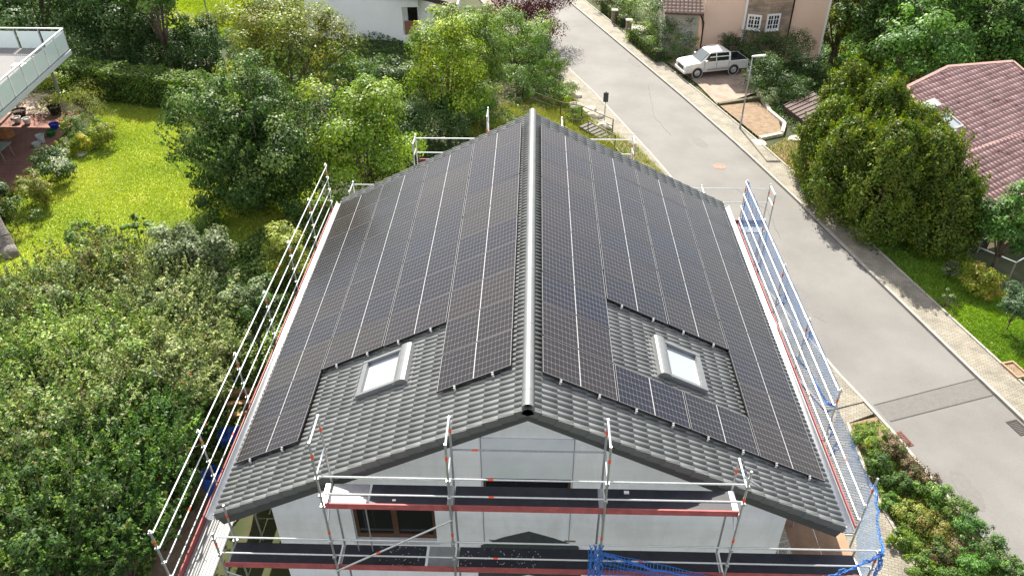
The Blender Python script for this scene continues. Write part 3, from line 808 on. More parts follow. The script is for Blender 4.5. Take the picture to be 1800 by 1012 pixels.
def side_scaffold(sg, ys_, label, gnd, nearlow=False):
    XO, XI = sg * 7.6, sg * 6.87
    root = sc_root(label, (sg * 7.25, ys_[2], gnd(2)))
    for i, y in enumerate(ys_):
        low = nearlow and i == 0
        mb = MB(); std(mb, XO, y, gnd(y), -2.92 if not low else -3.08, (-3.32 if not low else -3.5, -7.2))
        for zz in (-4.5, -4.0, -3.5, -3.0):
            if low and zz > -3.9: continue
            coupler(mb, XO, y, zz)
        mb.lathe((XO, y, gnd(y)), [(0.075, 0), (0.075, .012), (.03, .014), (.03, .2)], 8)
        fin(mb, 'standard', S2, root)
        mb = MB(); std(mb, XI, y, gnd(y), -4.9); fin(mb, 'standard', S2, root)
        mb = MB().tube((XI, y, -5.06), (XO, y, -5.06), TR).box(*sorted((XI - sg * .12, XO)), y - .03, y + .03, -5.03, -5.0)
        if sg > 0: mb.tube((XI, y, -7.06), (XO, y, -7.06), TR)
        fins(mb, 'crossbar', STEEL, root)
    for i, (y0, y1) in enumerate(zip(ys_[:-1], ys_[1:])):
        lv = (-4.5, -4.0, -3.5, -3.0)
        if nearlow and i == 0: lv = (-4.5, -4.0)
        for k, zz in enumerate(lv):
            xo = XO - sg * .045
            mb = MB(); mb.tube((xo, y0, zz), (xo, y1, zz), .019)
            if (k + i) % 5 == 1: mb.tube((xo, (y0 + y1) / 2 - .05, zz), (xo, (y0 + y1) / 2 + .05, zz), .0215, mi=1)
            fin(mb, 'guard_rail', S2, root)
        for zd in ((-5.0, -7.0) if sg > 0 else (-5.0,)):
            mb = MB()
            for k in range(2):
                xa = XI + sg * (.02 + .345 * k); xb = xa + sg * .325
                a0, b0 = sorted((xa, xb))
                mb.box(a0, b0, y0 + .04, y1 - .04, zd + .004, zd + .05)
                for q in range(4): xx = a0 + .03 + q * .085; mb.box(xx, xx + .03, y0 + .05, y1 - .05, zd + .05, zd + .068)
            fin(mb, 'deck', ALU, root)
        fin(MB().box(*sorted((XO - sg * .06, XO - sg * .03)), y0 + .02, y1 - .02, -4.94, -4.74), 'toe_board', TOE, root)
        if sg > 0: fins(MB().tube((XO, y0, -7.1), (XO, y1, -7.1), .02).tube((XO, y0, -6.0), (XO, y1, -6.0), .019).tube((XO, y0, -6.5), (XO, y1, -6.5), .019), 'ledger', STEEL, root)
    return root
LY = [-1.84, 0.92, 3.62, 6.30, 8.95, 11.62, 14.20]
side_scaffold(-1, LY, 'tall steel scaffold with four white rails along the left eaves', lambda y: gz(-7.3, y))
RY = [0.0, 2.65, 5.40, 8.0, 10.6, 13.25]
sr = side_scaffold(1, RY, 'steel scaffold with blue netting along the right eaves beside the road', lambda y: -10.95, True)
# net of the right side: real crossing cords
def net(p0, ux, lx, uz, lz, pitch, w, material, name, root, sag=0.0, thick=.004):
    """diamond net: origin p0, unit ux length lx, unit uz length lz"""
    p0, ux, uz = Vector(p0), Vector(ux), Vector(uz); nn = ux.cross(uz).normalized(); mb = MB()
    def P(a, c): return p0 + ux * a + uz * c + nn * (sag * math.sin(math.pi * c / lz) * (0.6 + .4 * math.sin(a * 1.7)) + .012 * math.sin(a * 5))
    k = -lz
    while k < lx:
        for dirn in (1, -1):
            pts = []
            for j in range(9):
                c = lz * j / 8; a = k + c if dirn == 1 else k + lz - c
                if 0 <= a <= lx: pts.append(P(a, c))
            for a, b_ in zip(pts[:-1], pts[1:]): mb.beam(a, b_, w, thick, nn)
        k += pitch
    return fin(mb, name, material, root)
net((7.63, 2.65, -5.0), (0, 1, 0), 10.6, (0, 0, 1), 1.98, .085, .014, PALEBLUE, 'safety_net', sr, .05)
net((7.63, 0.0, -5.0), (0, 1, 0), 2.65, (0, 0, 1), 1.5, .085, .014, PALEBLUE, 'safety_net', sr, .05)
# rolled blue edge cords and bunches of the net
def wavy(pts, amp, nseg=10):
    o = []
    for a, b_ in zip(pts[:-1], pts[1:]):
        a, b_ = Vector(a), Vector(b_)
        for i in range(nseg): o.append(a.lerp(b_, i / nseg) + Vector([random.uniform(-amp, amp) for _ in range(3)]))
    return o + [Vector(pts[-1])]
mb = MB()
for k in range(3): mb.path(wavy([(7.66, 6.0, -4.75), (7.7, 4.6, -4.2), (7.68, 3.3, -4.05), (7.66, 2.7, -3.6)], .03), .012)
for k in range(3): mb.path(wavy([(7.66, 13.2, -3.0), (7.66, 13.25, -4.0), (7.68, 13.2, -5.0)], .02), .012)
for (y, z) in ((8.1, -4.1), (7.6, -3.7), (10.5, -4.6), (5.3, -3.3), (2.7, -4.3), (2.2, -4.35)):
    mb.path(wavy([(7.7, y, z), (7.74, y + .15, z - .25), (7.68, y + .05, z - .5), (7.72, y - .1, z - .15), (7.66, y, z)], .05, 6), .011)
for yy in (13.0, 12.4, 11.9): mb.path(wavy([(7.66, yy, -3.02), (7.68, yy - .2, -3.9), (7.68, yy + .1, -4.9)], .03), .007)
fins(mb, 'net_cord', BLUE, sr)
# white rag on the deck
mb = MB().add([(7.5, 7.3, -4.8), (7.78, 7.0, -4.75), (7.72, 7.6, -4.9), (7.52, 8.2, -4.85), (7.6, 7.5, -4.70)], [(0, 1, 4), (1, 2, 4), (2, 3, 4), (3, 0, 4)])
o = mb.build('cloth', mat('white_fleece', (0.8, 0.78, 0.74), .9)); recenter(o, (7.6, 7.5, -4.9)); tag(o, 'crumpled pale cloth lying on the right scaffold deck at its toe board', 'cloth')

# ---- front scaffold
sf = sc_root('two level steel scaffold with black decks in front of the white gable', (0, -1.45, gz(0, -1.5)))
YO, YI = -1.8, -1.1
FX = [-6.36, -3.96, -1.48, 1.5, 4.10, 7.02]
TOPZ = [-3.02, -0.30, -0.28, -0.27, -1.28, -3.1]
for x, zt in zip(FX, TOPZ):
    g0 = gz(x, -1.5)
    for y in (YO, YI):
        mb = MB(); zt2 = zt if y == YO or zt < -2 else (zt - .02)
        bands = [zt - .38, -2.9, -4.9] if zt > -2 else [zt - .35]
        if x == 7.02 and y == YI: zt2 = -4.1; bands = []
        std(mb, x, y, g0, zt2, bands)
        if y == YO:
            for zz in ((-1.28, -1.78) if zt > -2 else ()) + (-3.2, -3.72): coupler(mb, x, y, zz)
        mb.lathe((x, y, g0), [(0.075, 0), (0.075, .012), (.03, .014), (.03, .2)], 8)
        fin(mb, 'standard', S2, sf)
    mb = MB().tube((x, YO, -4.28), (x, YI, -4.28), TR)
    if zt > -2:
        mb.tube((x, YO, -2.28), (x, YI, -2.28), TR).tube((x, YO, zt - .04), (x, YI, zt - .04), TR)
        mb.tube((x, YO, -2.7), (x, YI, -2.32), .018)
        if zt > -1: mb.tube((x, YO, zt - .9), (x, YI, zt - .9), .019)
        mb.box(x - .09, x + .02, YO + .06, YI - .06, -2.24, -2.19)
    fins(mb, 'crossbar', STEEL, sf)
mb = MB().tube((4.1, YO, -1.28), (4.1, YO + .0, -.86), TR).tube((3.98, YO - .01, -1.0), (4.3, YO - .01, -1.25), .022); fin(mb, 'coupler', STEEL, sf)
for (x0, x1) in zip(FX[:-1], FX[1:]):
    for zz in (-3.2, -3.72):
        x1e = x1 + (.06 if x1 > 7 else 0)
        mb = MB().tube((x0, YO + .045, zz), (x1e, YO + .045, zz), .019)
        if x0 in (-1.48, 1.5) and zz == -3.72: mb.tube((x0 + .8, YO + .045, zz), (x0 + .9, YO + .045, zz), .0215, mi=1)
        fin(mb, 'guard_rail', S2, sf)
    fin(MB().box(x0 + .02, x1 - .02, YO + .03, YO + .06, -4.2, -4.05), 'toe_board', TOE, sf)
    if x0 > -4 and x1 < 7:
        for zz in (-1.28, -1.78):
            mb = MB().tube((x0, YO + .045, zz), (x1, YO + .045, zz), .019)
            if -2 < x0 < 1: mb.tube((x0 + .75, YO + .045, zz), (x0 + .85, YO + .045, zz), .0215, mi=1)
            fin(mb, 'guard_rail', S2, sf)
        fin(MB().box(x0 + .02, x1 - .02, YO + .03, YO + .06, -2.2, -2.05), 'toe_board', TOE, sf)
def deck(x0, x1, z, material, name='deck'):
    mb = MB(); w = (YI - YO - .12) / 2
    for k in range(2):
        y0 = YO + .07 + k * (w + .01)
        mb.box(x0 + .03, x1 - .03, y0, y0 + w - .01, z, z + .045)
    return fin(mb, name, material, sf)
# upper level
deck(-3.92, -3.14, -2.25, ALU)
deck(-3.14, -1.50, -2.25, PLYBLK); deck(-1.46, 1.48, -2.25, PLYBLK); deck(1.52, 4.08, -2.25, PLYBLK)
# lower level: black decks with one pale aluminium plate
for (x0, x1) in ((-6.34, -3.98), (-3.94, -2.12), (-1.46, 1.48), (1.52, 4.08), (4.12, 7.0)): deck(x0, x1, -4.25, PLYBLK)
deck(-2.12, -1.50, -4.25, ALU)
mb = MB(); mb.tube((-3.98, YO - .05, -4.15), (-1.46, YO - .05, -2.38), .021)
mb.tube((-3.05, YO - .05, -3.50), (-2.97, YO - .05, -3.44), .024, mi=1)
fin(mb, 'brace', S2, sf)
fins(MB().tube((-6.36, YO, -4.3), (-4.9, YO, -5.2), .02).tube((-3.96, YI, -4.3), (-3.9, YO, -5.4), .02), 'brace', STEEL, sf)
mb = MB().tube((-1.48, YI, -1.2), (1.5, YI, -1.2), .019); mb.tube((-1.08, YI, -1.2), (-.96, YI, -1.2), .0215, mi=1); fin(mb, 'guard_rail', [STEEL_D, ORANGE], sf)
for (x, z) in ((-3.5, -4.17), (-3.0, -4.17)): pass
# hanging ladder bars in the left bay
fins(MB().tube((-3.6, -1.3, -2.2), (-3.6, -1.3, -4.2), .015).tube((-3.3, -1.3, -2.2), (-3.3, -1.3, -4.2), .015), 'ladder', ALU, sf)
# blue nets hanging on the lower front rails
def tri_net(A, B, C, name, root, material, nl=26, w=.009):
    """net pulled between three points, cords crossing both ways with slack"""
    A, B, C = Vector(A), Vector(B), Vector(C); mb = MB()
    def P(u, v):
        p = A.lerp(B, u); q = A.lerp(C, u); r_ = p.lerp(q, v)
        return r_ + Vector((.02 * math.sin(u * 31 + v * 3), .05 * math.sin(v * 9 + u * 4), -.10 * math.sin(math.pi * u) * (.4 + v) + .02 * math.sin(v * 40)))
    for i in range(nl):
        u = (i + 1) / nl
        pts = [P(u, v / 6) for v in range(7)]
        for a, b_ in zip(pts[:-1], pts[1:]): mb.beam(a, b_, w, w, (0, 1, 0))
    for j in range(9):
        pts = [P(u / 30, j / 8) for u in range(31)]
        for a, b_ in zip(pts[:-1], pts[1:]): mb.beam(a, b_, w, w, (0, 1, 0))
    return fin(mb, name, material, root)
tri_net((4.3, YO - .06, -4.22), (1.25, YO - .08, -3.12), (1.25, YO - .12, -4.35), 'safety_net', sf, BLUE, 40)
mb = MB()
for k in range(7): mb.path(wavy([(1.28 + .04 * k, YO - .05, -3.1), (1.3 + .04 * k, YO - .12, -3.9), (1.25 + .05 * k, YO - .1, -4.6)], .035), .012)
for k in range(5): mb.path(wavy([(1.55, YO - .05, -3.35), (2.6, YO - .1, -3.78), (4.0, YO - .08, -4.15)], .025), .011)
fins(mb, 'net_cord', BLUE, sf)
# corner net from the right scaffold to the front scaffold
cv = Vector((7.05 - 7.6, -1.84, 0)); cl_ = cv.length
net((7.62, 0.0, -4.95), tuple(cv / cl_), cl_, (0, 0, 1), 1.7, .085, .010, mat('mid_blue_net', (0.22, 0.38, 0.60), .6), 'safety_net', sr, .04)
mb = MB()
for k in range(3): mb.path(wavy([(7.6, -.0, -3.3), (7.4, -1.0, -3.55), (7.08, -1.84, -3.1)], .04), .011)
for k in range(4): mb.path(wavy([(7.06, -1.86, -3.15), (6.6, -1.9, -3.55), (6.0, -1.9, -3.95 - .05 * k)], .04), .010)
for k in range(5): mb.path(wavy([(7.06, -1.86, -3.05), (7.08, -1.9, -3.7), (7.0, -1.9, -4.7)], .05), .010)
fins(mb, 'net_cord', BLUE, sr)
# plywood sheets bridging deck and wall on the right
PLY = mat('weathered_plywood', (0.32, 0.19, 0.115), 0.8, noise=(1.8, 0.35, 9))
for i, (x0, x1, lb) in enumerate(((5.98, 6.62, 'brown weathered plywood sheet nearest the house wall at the right roof corner'), (6.64, 7.3, 'brown plywood sheet at the right roof corner beside the netting'))):
    o = MB().box(x0, x1, -.98 - .05 * i, 1.4, -4.93, -4.91).build('plywood_sheet', PLY); recenter(o, ((x0 + x1) / 2, .2, -4.93))
    tag(o, lb, 'plywood sheet', 'plywood sheets on the right deck')
# brackets bracing under the right overhang
mb = MB().tube((5.8, .4, -5.0), (6.9, .4, -5.0), .02).tube((5.85, .4, -4.4), (6.3, .4, -7.0), .02).tube((6.1, .1, -4.2), (6.35, .1, -6.5), .02).tube((5.8, .1, -5.6), (6.87, .4, -5.6), .02)
fins(mb, 'bracket', STEEL, sr)

# ---- far gable scaffold
sb = sc_root('low steel scaffold rails showing behind the far gable', (0, 13.6, gz(0, 13.6)))
YA, YB = 12.85, 13.55
for (x, zt, b_) in ((-6.5, -3.3, None), (-4.08, -1.42, None), (-1.52, -.42, -.95), (1.0, -.75, None), (3.48, -1.35, -1.8), (6.1, -3.3, None), (8.55, -3.25, -3.6)):
    for y in (YA, YB):
        mb = MB(); std(mb, x, y, gz(x, y) if x < 7 else -10.95, zt, (b_,) if b_ else ()); fin(mb, 'standard', S2, sb)
    mb = MB().tube((x, YA, zt - .06), (x, YB, zt - .06), TR).tube((x, YA, zt - .5), (x, YB, zt - .5), .019)
    fins(mb, 'crossbar', STEEL, sb)
for (x0, x1, zz) in ((-4.08, 3.48, -1.55), (-4.08, 3.48, -2.1), (3.48, 8.55, -3.42), (3.48, 8.55, -3.98), (-6.5, -4.08, -3.4)):
    fin(MB().tube((x0, YB - .04, zz), (x1, YB - .04, zz), .019), 'guard_rail', STEEL, sb)
fin(MB().box(-4, 3.4, YA + .1, YB - .07, -2.55, -2.5).box(3.6, 8.5, YA + .1, YB - .07, -4.95, -4.9), 'deck', ALU, sb)
fin(MB().box(3.6, 8.5, YB - .06, YB - .03, -4.89, -4.72).box(-4, 3.4, YB - .06, YB - .03, -2.49, -2.34), 'toe_board', mat('dark_red_board', (0.16, 0.02, 0.025), .6), sb)

# ================================================================ FOLIAGE
def leaves(P, N, size, aspect=0.55, droop=0.0):
    """quads (kite leaves) at P facing N"""
    k = len(P)
    N = N / (np.linalg.norm(N, axis=1, keepdims=True) + 1e-9)
    r = RNG.normal(size=(k, 3)); a = np.cross(N, r); a /= np.linalg.norm(a, axis=1, keepdims=True) + 1e-9
    b = np.cross(N, a); s = size * RNG.uniform(.65, 1.3, k)
    s = s[:, None]
    V = np.empty((k, 4, 3))
    V[:, 0] = P - a * s * .5; V[:, 1] = P + b * s * aspect * .5 + N * s * .06; V[:, 2] = P + a * s * .5 - N * s * .08; V[:, 3] = P - b * s * aspect * .5 + N * s * .06
    return V.reshape(-1, 3)
def pal(cols, k, idx=None, jit=0.22):
    cols = np.asarray(cols); i = RNG.integers(0, len(cols), k) if idx is None else idx
    c = cols[i] * np.array([1.40, 1.40, 1.08]) * (1 + RNG.uniform(-jit, jit, (k, 1))) * (1 + RNG.uniform(-.07, .07, (k, 3)))
    return np.clip(c, 0.002, 1)
def crown_pts(c, R, n, kcl, clump=0.30, zmin=-9e9, fill=0.12, lump=0.22):
    """leaf positions and normals on clumps spread over an uneven ellipsoid"""
    c = np.asarray(c, float); R = np.asarray(R, float)
    d = RNG.normal(size=(kcl, 3)); d /= np.linalg.norm(d, axis=1, keepdims=True)
    d[:, 2] = np.where(d[:, 2] < -.75, -d[:, 2], d[:, 2])
    f = RNG.uniform(.35, 1.0, (kcl, 1)) ** .8 * (1 + lump * np.sin(3 * d[:, :1] * 2.1 + c[0]) * np.cos(4 * d[:, 1:2] + c[1]))
    cc = c + d * R * f
    rc = clump * .86 * R.mean() * RNG.uniform(.45, 1.5, kcl)
    wts = rc ** 2; wts /= wts.sum()
    nf = int(n * fill); ci = RNG.choice(kcl, n - nf, p=wts)
    e = RNG.normal(size=(n - nf, 3)); e /= np.linalg.norm(e, axis=1, keepdims=True)
    e[:, 2] = np.where(RNG.random(n - nf) < .35, np.abs(e[:, 2]), e[:, 2])
    u = RNG.random((n - nf, 1)) ** (1 / 2.2)
    P = cc[ci] + e * u * rc[ci][:, None] * np.array([1.15, 1.15, .8])
    N = e * .9 + d[ci] * .4 + np.array([0, 0, .55]) + RNG.normal(size=e.shape) * .30
    g = RNG.normal(size=(nf, 3)); g /= np.linalg.norm(g, axis=1, keepdims=True)
    P = np.vstack([P, c + g * R * (RNG.random((nf, 1)) ** (1 / 3) * .72)]); N = np.vstack([N, g + RNG.normal(size=g.shape)])
    ci = np.concatenate([ci, RNG.integers(0, kcl, nf)])
    ok = P[:, 2] > zmin
    return P[ok], N[ok], ci[ok], cc
def limb_mesh(base, cc, r0, H, fork=0.35, lean=(0, 0), maxl=14):
    mb = MB(); base = Vector(base); top = base + Vector((lean[0], lean[1], H * fork))
    mid = base.lerp(top, .5) + Vector((random.uniform(-.06, .06) * H * .4, random.uniform(-.06, .06) * H * .4, 0))
    mb.tube(base - Vector((0, 0, .2)), mid, r0 * 1.15, r0 * .85, 9); mb.tube(mid, top, r0 * .85, r0 * .7, 9)
    idx = list(range(len(cc))); random.shuffle(idx)
    for i in idx[:maxl]:
        q = Vector(cc[i]); a = top.lerp(base, random.uniform(0, .3)); h = a.lerp(q, .5) + Vector((0, 0, .08 * H))
        mb.tube(a, h, r0 * .42, r0 * .25, 6); mb.tube(h, q, r0 * .25, r0 * .07, 5)
        for _ in range(2):
            e = q + Vector([random.uniform(-1, 1) * .12 * H for _ in range(3)]); mb.tube(h.lerp(q, .5), e, r0 * .14, r0 * .04, 4)
    return mb
def make_plant(name, C, R, n, size, cols, label, cat, group, kcl=40, trunk_r=.12, fork=.35, clump=.30, aspect=.55, parts=('trunk', 'crown'), fill=.12, stems=14, weights=None, gzz=None, N_up=0.0, extra=None, lean=(0, 0), shoots=0):
    C = np.asarray(C, float); g0 = gz(C[0], C[1]) if gzz is None else gzz
    base = (C[0] - lean[0], C[1] - lean[1], g0)
    root = empty(name, base, label, cat, group)
    P, N, ci, cc = crown_pts(C, R, n, kcl, clump, g0 + .03, fill)
    N[:, 2] += N_up
    if shoots:
        # upright or arching leafy shoots standing out of the crown
        d = RNG.normal(size=(shoots, 3)); d /= np.linalg.norm(d, axis=1, keepdims=True); d[:, 2] = np.abs(d[:, 2]) * .9 + .05
        s0 = C + d * np.asarray(R) * RNG.uniform(.75, 1.0, (shoots, 1)); dr = d * np.array([.7, .7, .3]) + np.array([0, 0, .75]) + RNG.normal(size=d.shape) * .25
        m_ = 26; tt = RNG.random((shoots, m_, 1)); ln = RNG.uniform(.35, .95, (shoots, 1, 1))
        PS = (s0[:, None] + dr[:, None] * tt * ln + RNG.normal(size=(shoots, m_, 3)) * .055 * (1.2 - tt)).reshape(-1, 3)
        P = np.vstack([P, PS]); N = np.vstack([N, RNG.normal(size=PS.shape) + np.array([0, 0, .3])]); ci = np.concatenate([ci, np.repeat(RNG.integers(0, len(cc), shoots), m_)])
    V = leaves(P, N, size, aspect)
    cols_ = np.asarray(cols, float) * (1 + RNG.uniform(-.14, .14)) * (1 + RNG.uniform(-.05, .05, 3))
    cl = RNG.choice(len(cols_), len(cc), p=weights)
    k = len(P); idx = np.where(RNG.random(k) < .7, cl[ci], RNG.choice(len(cols_), k, p=weights))
    br = (1 + RNG.uniform(-.18, .18, len(cc)))[ci]
    col = np.repeat(pal(cols_, k, idx) * br[:, None], 4, 0)
    if extra is not None:
        nE, sE, cE = extra; sel = RNG.choice(k, nE); outw = (P[sel] - C) ; outw /= np.linalg.norm(outw, axis=1, keepdims=True)
        PE = P[sel] + outw * .05; VE = leaves(PE, outw + np.array([0, 0, .4]), sE, .9)
        V = np.vstack([V, VE]); col = np.vstack([col, np.repeat(pal(cE, nE), 4, 0)])
    Q = np.arange(len(V)).reshape(-1, 4)
    np_mesh(parts[1], V, Q, LEAF, col, root, loc=base)
    tw = None
    if shoots:
        tw = MB(); bb = np.asarray(base)
        for a, d_ in list(zip(s0, dr * ln[:, 0]))[:shoots // 3]:
            a = Vector(a - bb); d_ = Vector(d_); tw.tube(a - d_ * .8, a + d_ * .5, .014, .009, 4, cap=False); tw.tube(a + d_ * .5, a + d_ * 1.05 + Vector((0, 0, -.04)), .009, .004, 4, cap=False)
    lm = limb_mesh((0, 0, 0), [c - np.asarray(base) for c in cc], trunk_r, max(.4, (C[2] - g0)), fork, lean, stems)
    lm.build(parts[0], BARK, root, smooth=True)
    if tw: tw.build('twigs', TWIG, root)
    return root
def PT(px, py, wpx, hc, asp, name, n, size, cols, label, cat, group, **k):
    """plant whose crown centre shows at px,py, hc metres above the ground, wpx wide; asp = height/width of the crown"""
    C = at_g(px, py, hc); r = wpx / 2 * depth(C) / FPX
    return make_plant(name, C, (r, r, r * asp), n, size, cols, label, cat, group, **k)

G_DARK = [(0.022, 0.050, 0.016), (0.032, 0.070, 0.020), (0.045, 0.090, 0.028), (0.07, 0.12, 0.05)]
G_APPLE = [(0.018, 0.048, 0.011), (0.030, 0.070, 0.016), (0.05, 0.098, 0.024), (0.12, 0.185, 0.065)]
G_YEL = [(0.10, 0.16, 0.018), (0.16, 0.23, 0.025), (0.07, 0.13, 0.02), (0.22, 0.27, 0.05)]
G_OLIVE = [(0.06, 0.085, 0.02), (0.11, 0.13, 0.025), (0.14, 0.14, 0.03), (0.15, 0.19, 0.05)]
G_MID = [(0.045, 0.095, 0.02), (0.07, 0.14, 0.03), (0.10, 0.18, 0.04), (0.15, 0.22, 0.07)]
G_BUSH = [(0.035, 0.080, 0.022), (0.065, 0.125, 0.03), (0.12, 0.19, 0.05), (0.24, 0.31, 0.13), (0.13, 0.125, 0.05)]
G_SAGE = [(0.05, 0.085, 0.03), (0.09, 0.13, 0.05), (0.15, 0.19, 0.09), (0.27, 0.31, 0.19)]
G_GREY = [(0.07, 0.10, 0.05), (0.12, 0.15, 0.09), (0.20, 0.24, 0.16), (0.05, 0.07, 0.03)]
G_FOREST = [(0.04, 0.10, 0.025), (0.07, 0.16, 0.04), (0.11, 0.22, 0.05), (0.035, 0.075, 0.02)]
G_CON = [(0.042, 0.080, 0.012), (0.070, 0.115, 0.016), (0.115, 0.16, 0.022), (0.085, 0.105, 0.022)]
C_RED = [(0.04, 0.009, 0.014), (0.065, 0.014, 0.02), (0.09, 0.024, 0.028), (0.025, 0.008, 0.012)]
C_RUST = [(0.075, 0.045, 0.035), (0.10, 0.065, 0.05), (0.06, 0.085, 0.03), (0.16, 0.115, 0.10), (0.05, 0.075, 0.025)]
C_GOLD = [(0.28, 0.27, 0.02), (0.15, 0.20, 0.03), (0.08, 0.14, 0.03), (0.10, 0.16, 0.03)]

GT = 'trees in the gardens left of the road'
# px, py, w, hc, aspect, n, leaf, colours, label
for a in [
    (440, 275, 268, 2.5, 1.15, 52000, .13, G_APPLE, 'dense dark green fruit tree standing alone on the lawn', dict(kcl=210, clump=.18, fork=.3, trunk_r=.2, shoots=260, fill=.16)),
    (638, 248, 215, 3.0, 1.1, 19000, .14, G_YEL, 'yellow-green tree between the dark fruit tree and the roof edge', dict(kcl=70, clump=.24, trunk_r=.14)),
    (500, 96, 262, 3.7, .85, 20000, .15, G_OLIVE, 'olive and rust tinged loose tree in front of the white house', dict(kcl=80, clump=.2, trunk_r=.17)),
    (782, 118, 170, 3.7, 1.25, 15000, .14, G_YEL, 'light green spreading tree left of the pair before the white house', dict(kcl=60, clump=.23, trunk_r=.14)),
    (838, 95, 130, 3.6, 1.35, 11000, .14, G_MID[1:] + G_YEL[:1], 'taller fresh green tree right of the white house corner', dict(kcl=50, clump=.24, trunk_r=.13)),
    (905, 78, 135, 2.6, 1.1, 9000, .13, G_MID + G_YEL[:1], 'round bushy green tree just below the red leaved tree', dict(kcl=50, clump=.26)),
    (920, 5, 165, 3.2, .95, 17000, .15, C_RED, 'dark red leaved tree at the top edge beside the road', dict(kcl=50, clump=.26)),
    (55, 5, 260, 3.4, .75, 18000, .20, G_DARK, 'dark green tree at the top left corner behind the balcony', dict(kcl=70, clump=.24, trunk_r=.2)),
    (200, 0, 240, 3.6, .8, 20000, .20, G_DARK, 'broad dark tree behind the clipped hedge, left of the street lamp', dict(kcl=70, clump=.24, trunk_r=.2)),
    (262, -20, 120, 5.0, .8, 6000, .19, G_MID, 'lighter green tree poking over the dark trees at the top edge', dict(kcl=40)),
]:
    PT(*a[:5], 'garden_tree', a[5], a[6], a[7], a[8], 'tree', GT, **a[9])
GS = 'dark shrubs behind the clipped hedge'
for px, w, lb in ((185, 130, 'left of three rounded dark shrubs behind the clipped hedge'), (275, 120, 'middle dark rounded shrub behind the clipped hedge'), (355, 110, 'dark rounded shrub behind the hedge at the lamp post')):
    PT(px, 76, w * 1.0, 1.4, .85, 'shrub', 7000, .14, G_DARK, lb, 'shrub', GS, parts=('stems', 'foliage'), trunk_r=.05)

# clipped hedges: box shells of leaves
def hedge(p, q, w, h, n, size, cols, label, group=None, gzz=None):
    p, q = np.array(p[:2]), np.array(q[:2]); L = np.linalg.norm(q - p); t = (q - p) / L; nn = np.array([-t[1], t[0]])
    A = [h, h, w]; face = RNG.choice(3, n, p=np.array(A) / sum(A)); u = RNG.random(n) * L; v = RNG.random(n)
    lat = np.where(face == 0, -w / 2, np.where(face == 1, w / 2, (v - .5) * w)); zz = np.where(face == 2, h, v * h)
    wob = .07 * np.sin(u * 2.3) + .05 * np.sin(u * 5.1 + 1); lat = lat * (1 + wob) + RNG.normal(size=n) * .05; zz = zz + wob * .8 * (zz / h) + RNG.normal(size=n) * .05
    XY = p[None] + t[None] * u[:, None] + nn[None] * lat[:, None]
    g = groundz(XY[:, 0], XY[:, 1]) if gzz is None else np.full(n, gzz)
    P = np.column_stack([XY, g + np.clip(zz, .03, None)])
    N = np.column_stack([nn[0] * (face == 1) - nn[0] * (face == 0), nn[1] * (face == 1) - nn[1] * (face == 0), 1.0 * (face == 2)]) + RNG.normal(size=(n, 3)) * .5
    base = (*((p + q) / 2), gz(*((p + q) / 2)) if gzz is None else gzz)
    root = empty('hedge', base, label, 'hedge', group)
    V = leaves(P, N, size, .65); col = np.repeat(pal(cols, n), 4, 0)
    np_mesh('foliage', V, np.arange(len(V)).reshape(-1, 4), LEAF, col, root, loc=base)
    c = MB(); k = max(2, int(L / 2)); g2 = lambda a: (gz(*(p + t * a)) if gzz is None else gzz)
    for i in range(k):
        a0, a1 = L * i / k, L * (i + 1) / k; r = [p + t * a0 - nn * w * .4, p + t * a1 - nn * w * .4, p + t * a1 + nn * w * .4, p + t * a0 + nn * w * .4]
        c.prism([tuple(x - np.array(base[:2])) for x in r], [g2(a0) - .2 - base[2]] * 4, [g2((a0 + a1) / 2) + h * .9 - base[2]] * 4)
    c.build('branches', mat('hedge_twigs', (0.02, 0.028, 0.012), 1, noise=(8, .4)), root)
hedge(at_g(120, 160), at_g(395, 196), 1.5, 1.75, 18000, .13, G_MID + G_OLIVE[:2] + G_DARK[2:], 'long clipped green hedge along the far end of the lawn')
hedge(at_g(1062, 18), at_g(1098, 52), .8, 1.0, 2600, .13, G_OLIVE[:2] + G_DARK[1:], 'low clipped hedge above the two stone gate pillars', 'clipped hedges right of the road')
hedge(at_g(1112, 72), at_g(1160, 112), .8, 1.0, 2600, .13, G_OLIVE[:2] + G_DARK[1:], 'low clipped hedge between the gate pillars and the pickup', 'clipped hedges right of the road')

# big wild bushes lower left
GB = 'wild bushes in the lower left corner'
bush = [(75, 560, 200, 2.6, 'bush nearest the leaning trunk at the left picture edge'), (190, 520, 210, 2.4, 'bush with red berries against the bottom of the bright lawn'),
        (300, 565, 190, 2.6, 'bush left of the grey leaved tree, under its branches'), (150, 660, 250, 3.2, 'large pale green bush in the middle of the wild thicket'),
        (268, 690, 225, 3.2, 'large bush beside the upper part of the left scaffold rails'), (30, 690, 200, 3.2, 'green bush at the left edge halfway down the thicket'),
        (100, 800, 260, 3.6, 'large green bush low in the thicket, left side'), (225, 800, 210, 3.4, 'bush with bright tips beside the nearest scaffold rails'),
        (60, 930, 260, 3.6, 'shaded green bush in the bottom left corner'), (190, 930, 190, 3.2, 'shaded bush at the bottom edge next to the near scaffold post'),
        (352, 640, 120, 2.2, 'narrow bush pressed against the left scaffold rails'), (10, 800, 160, 3.4, 'bush cut off by the left picture edge in the lower thicket'), (330, 765, 80, 1.3, 'dark low bush under the left scaffold rails')]
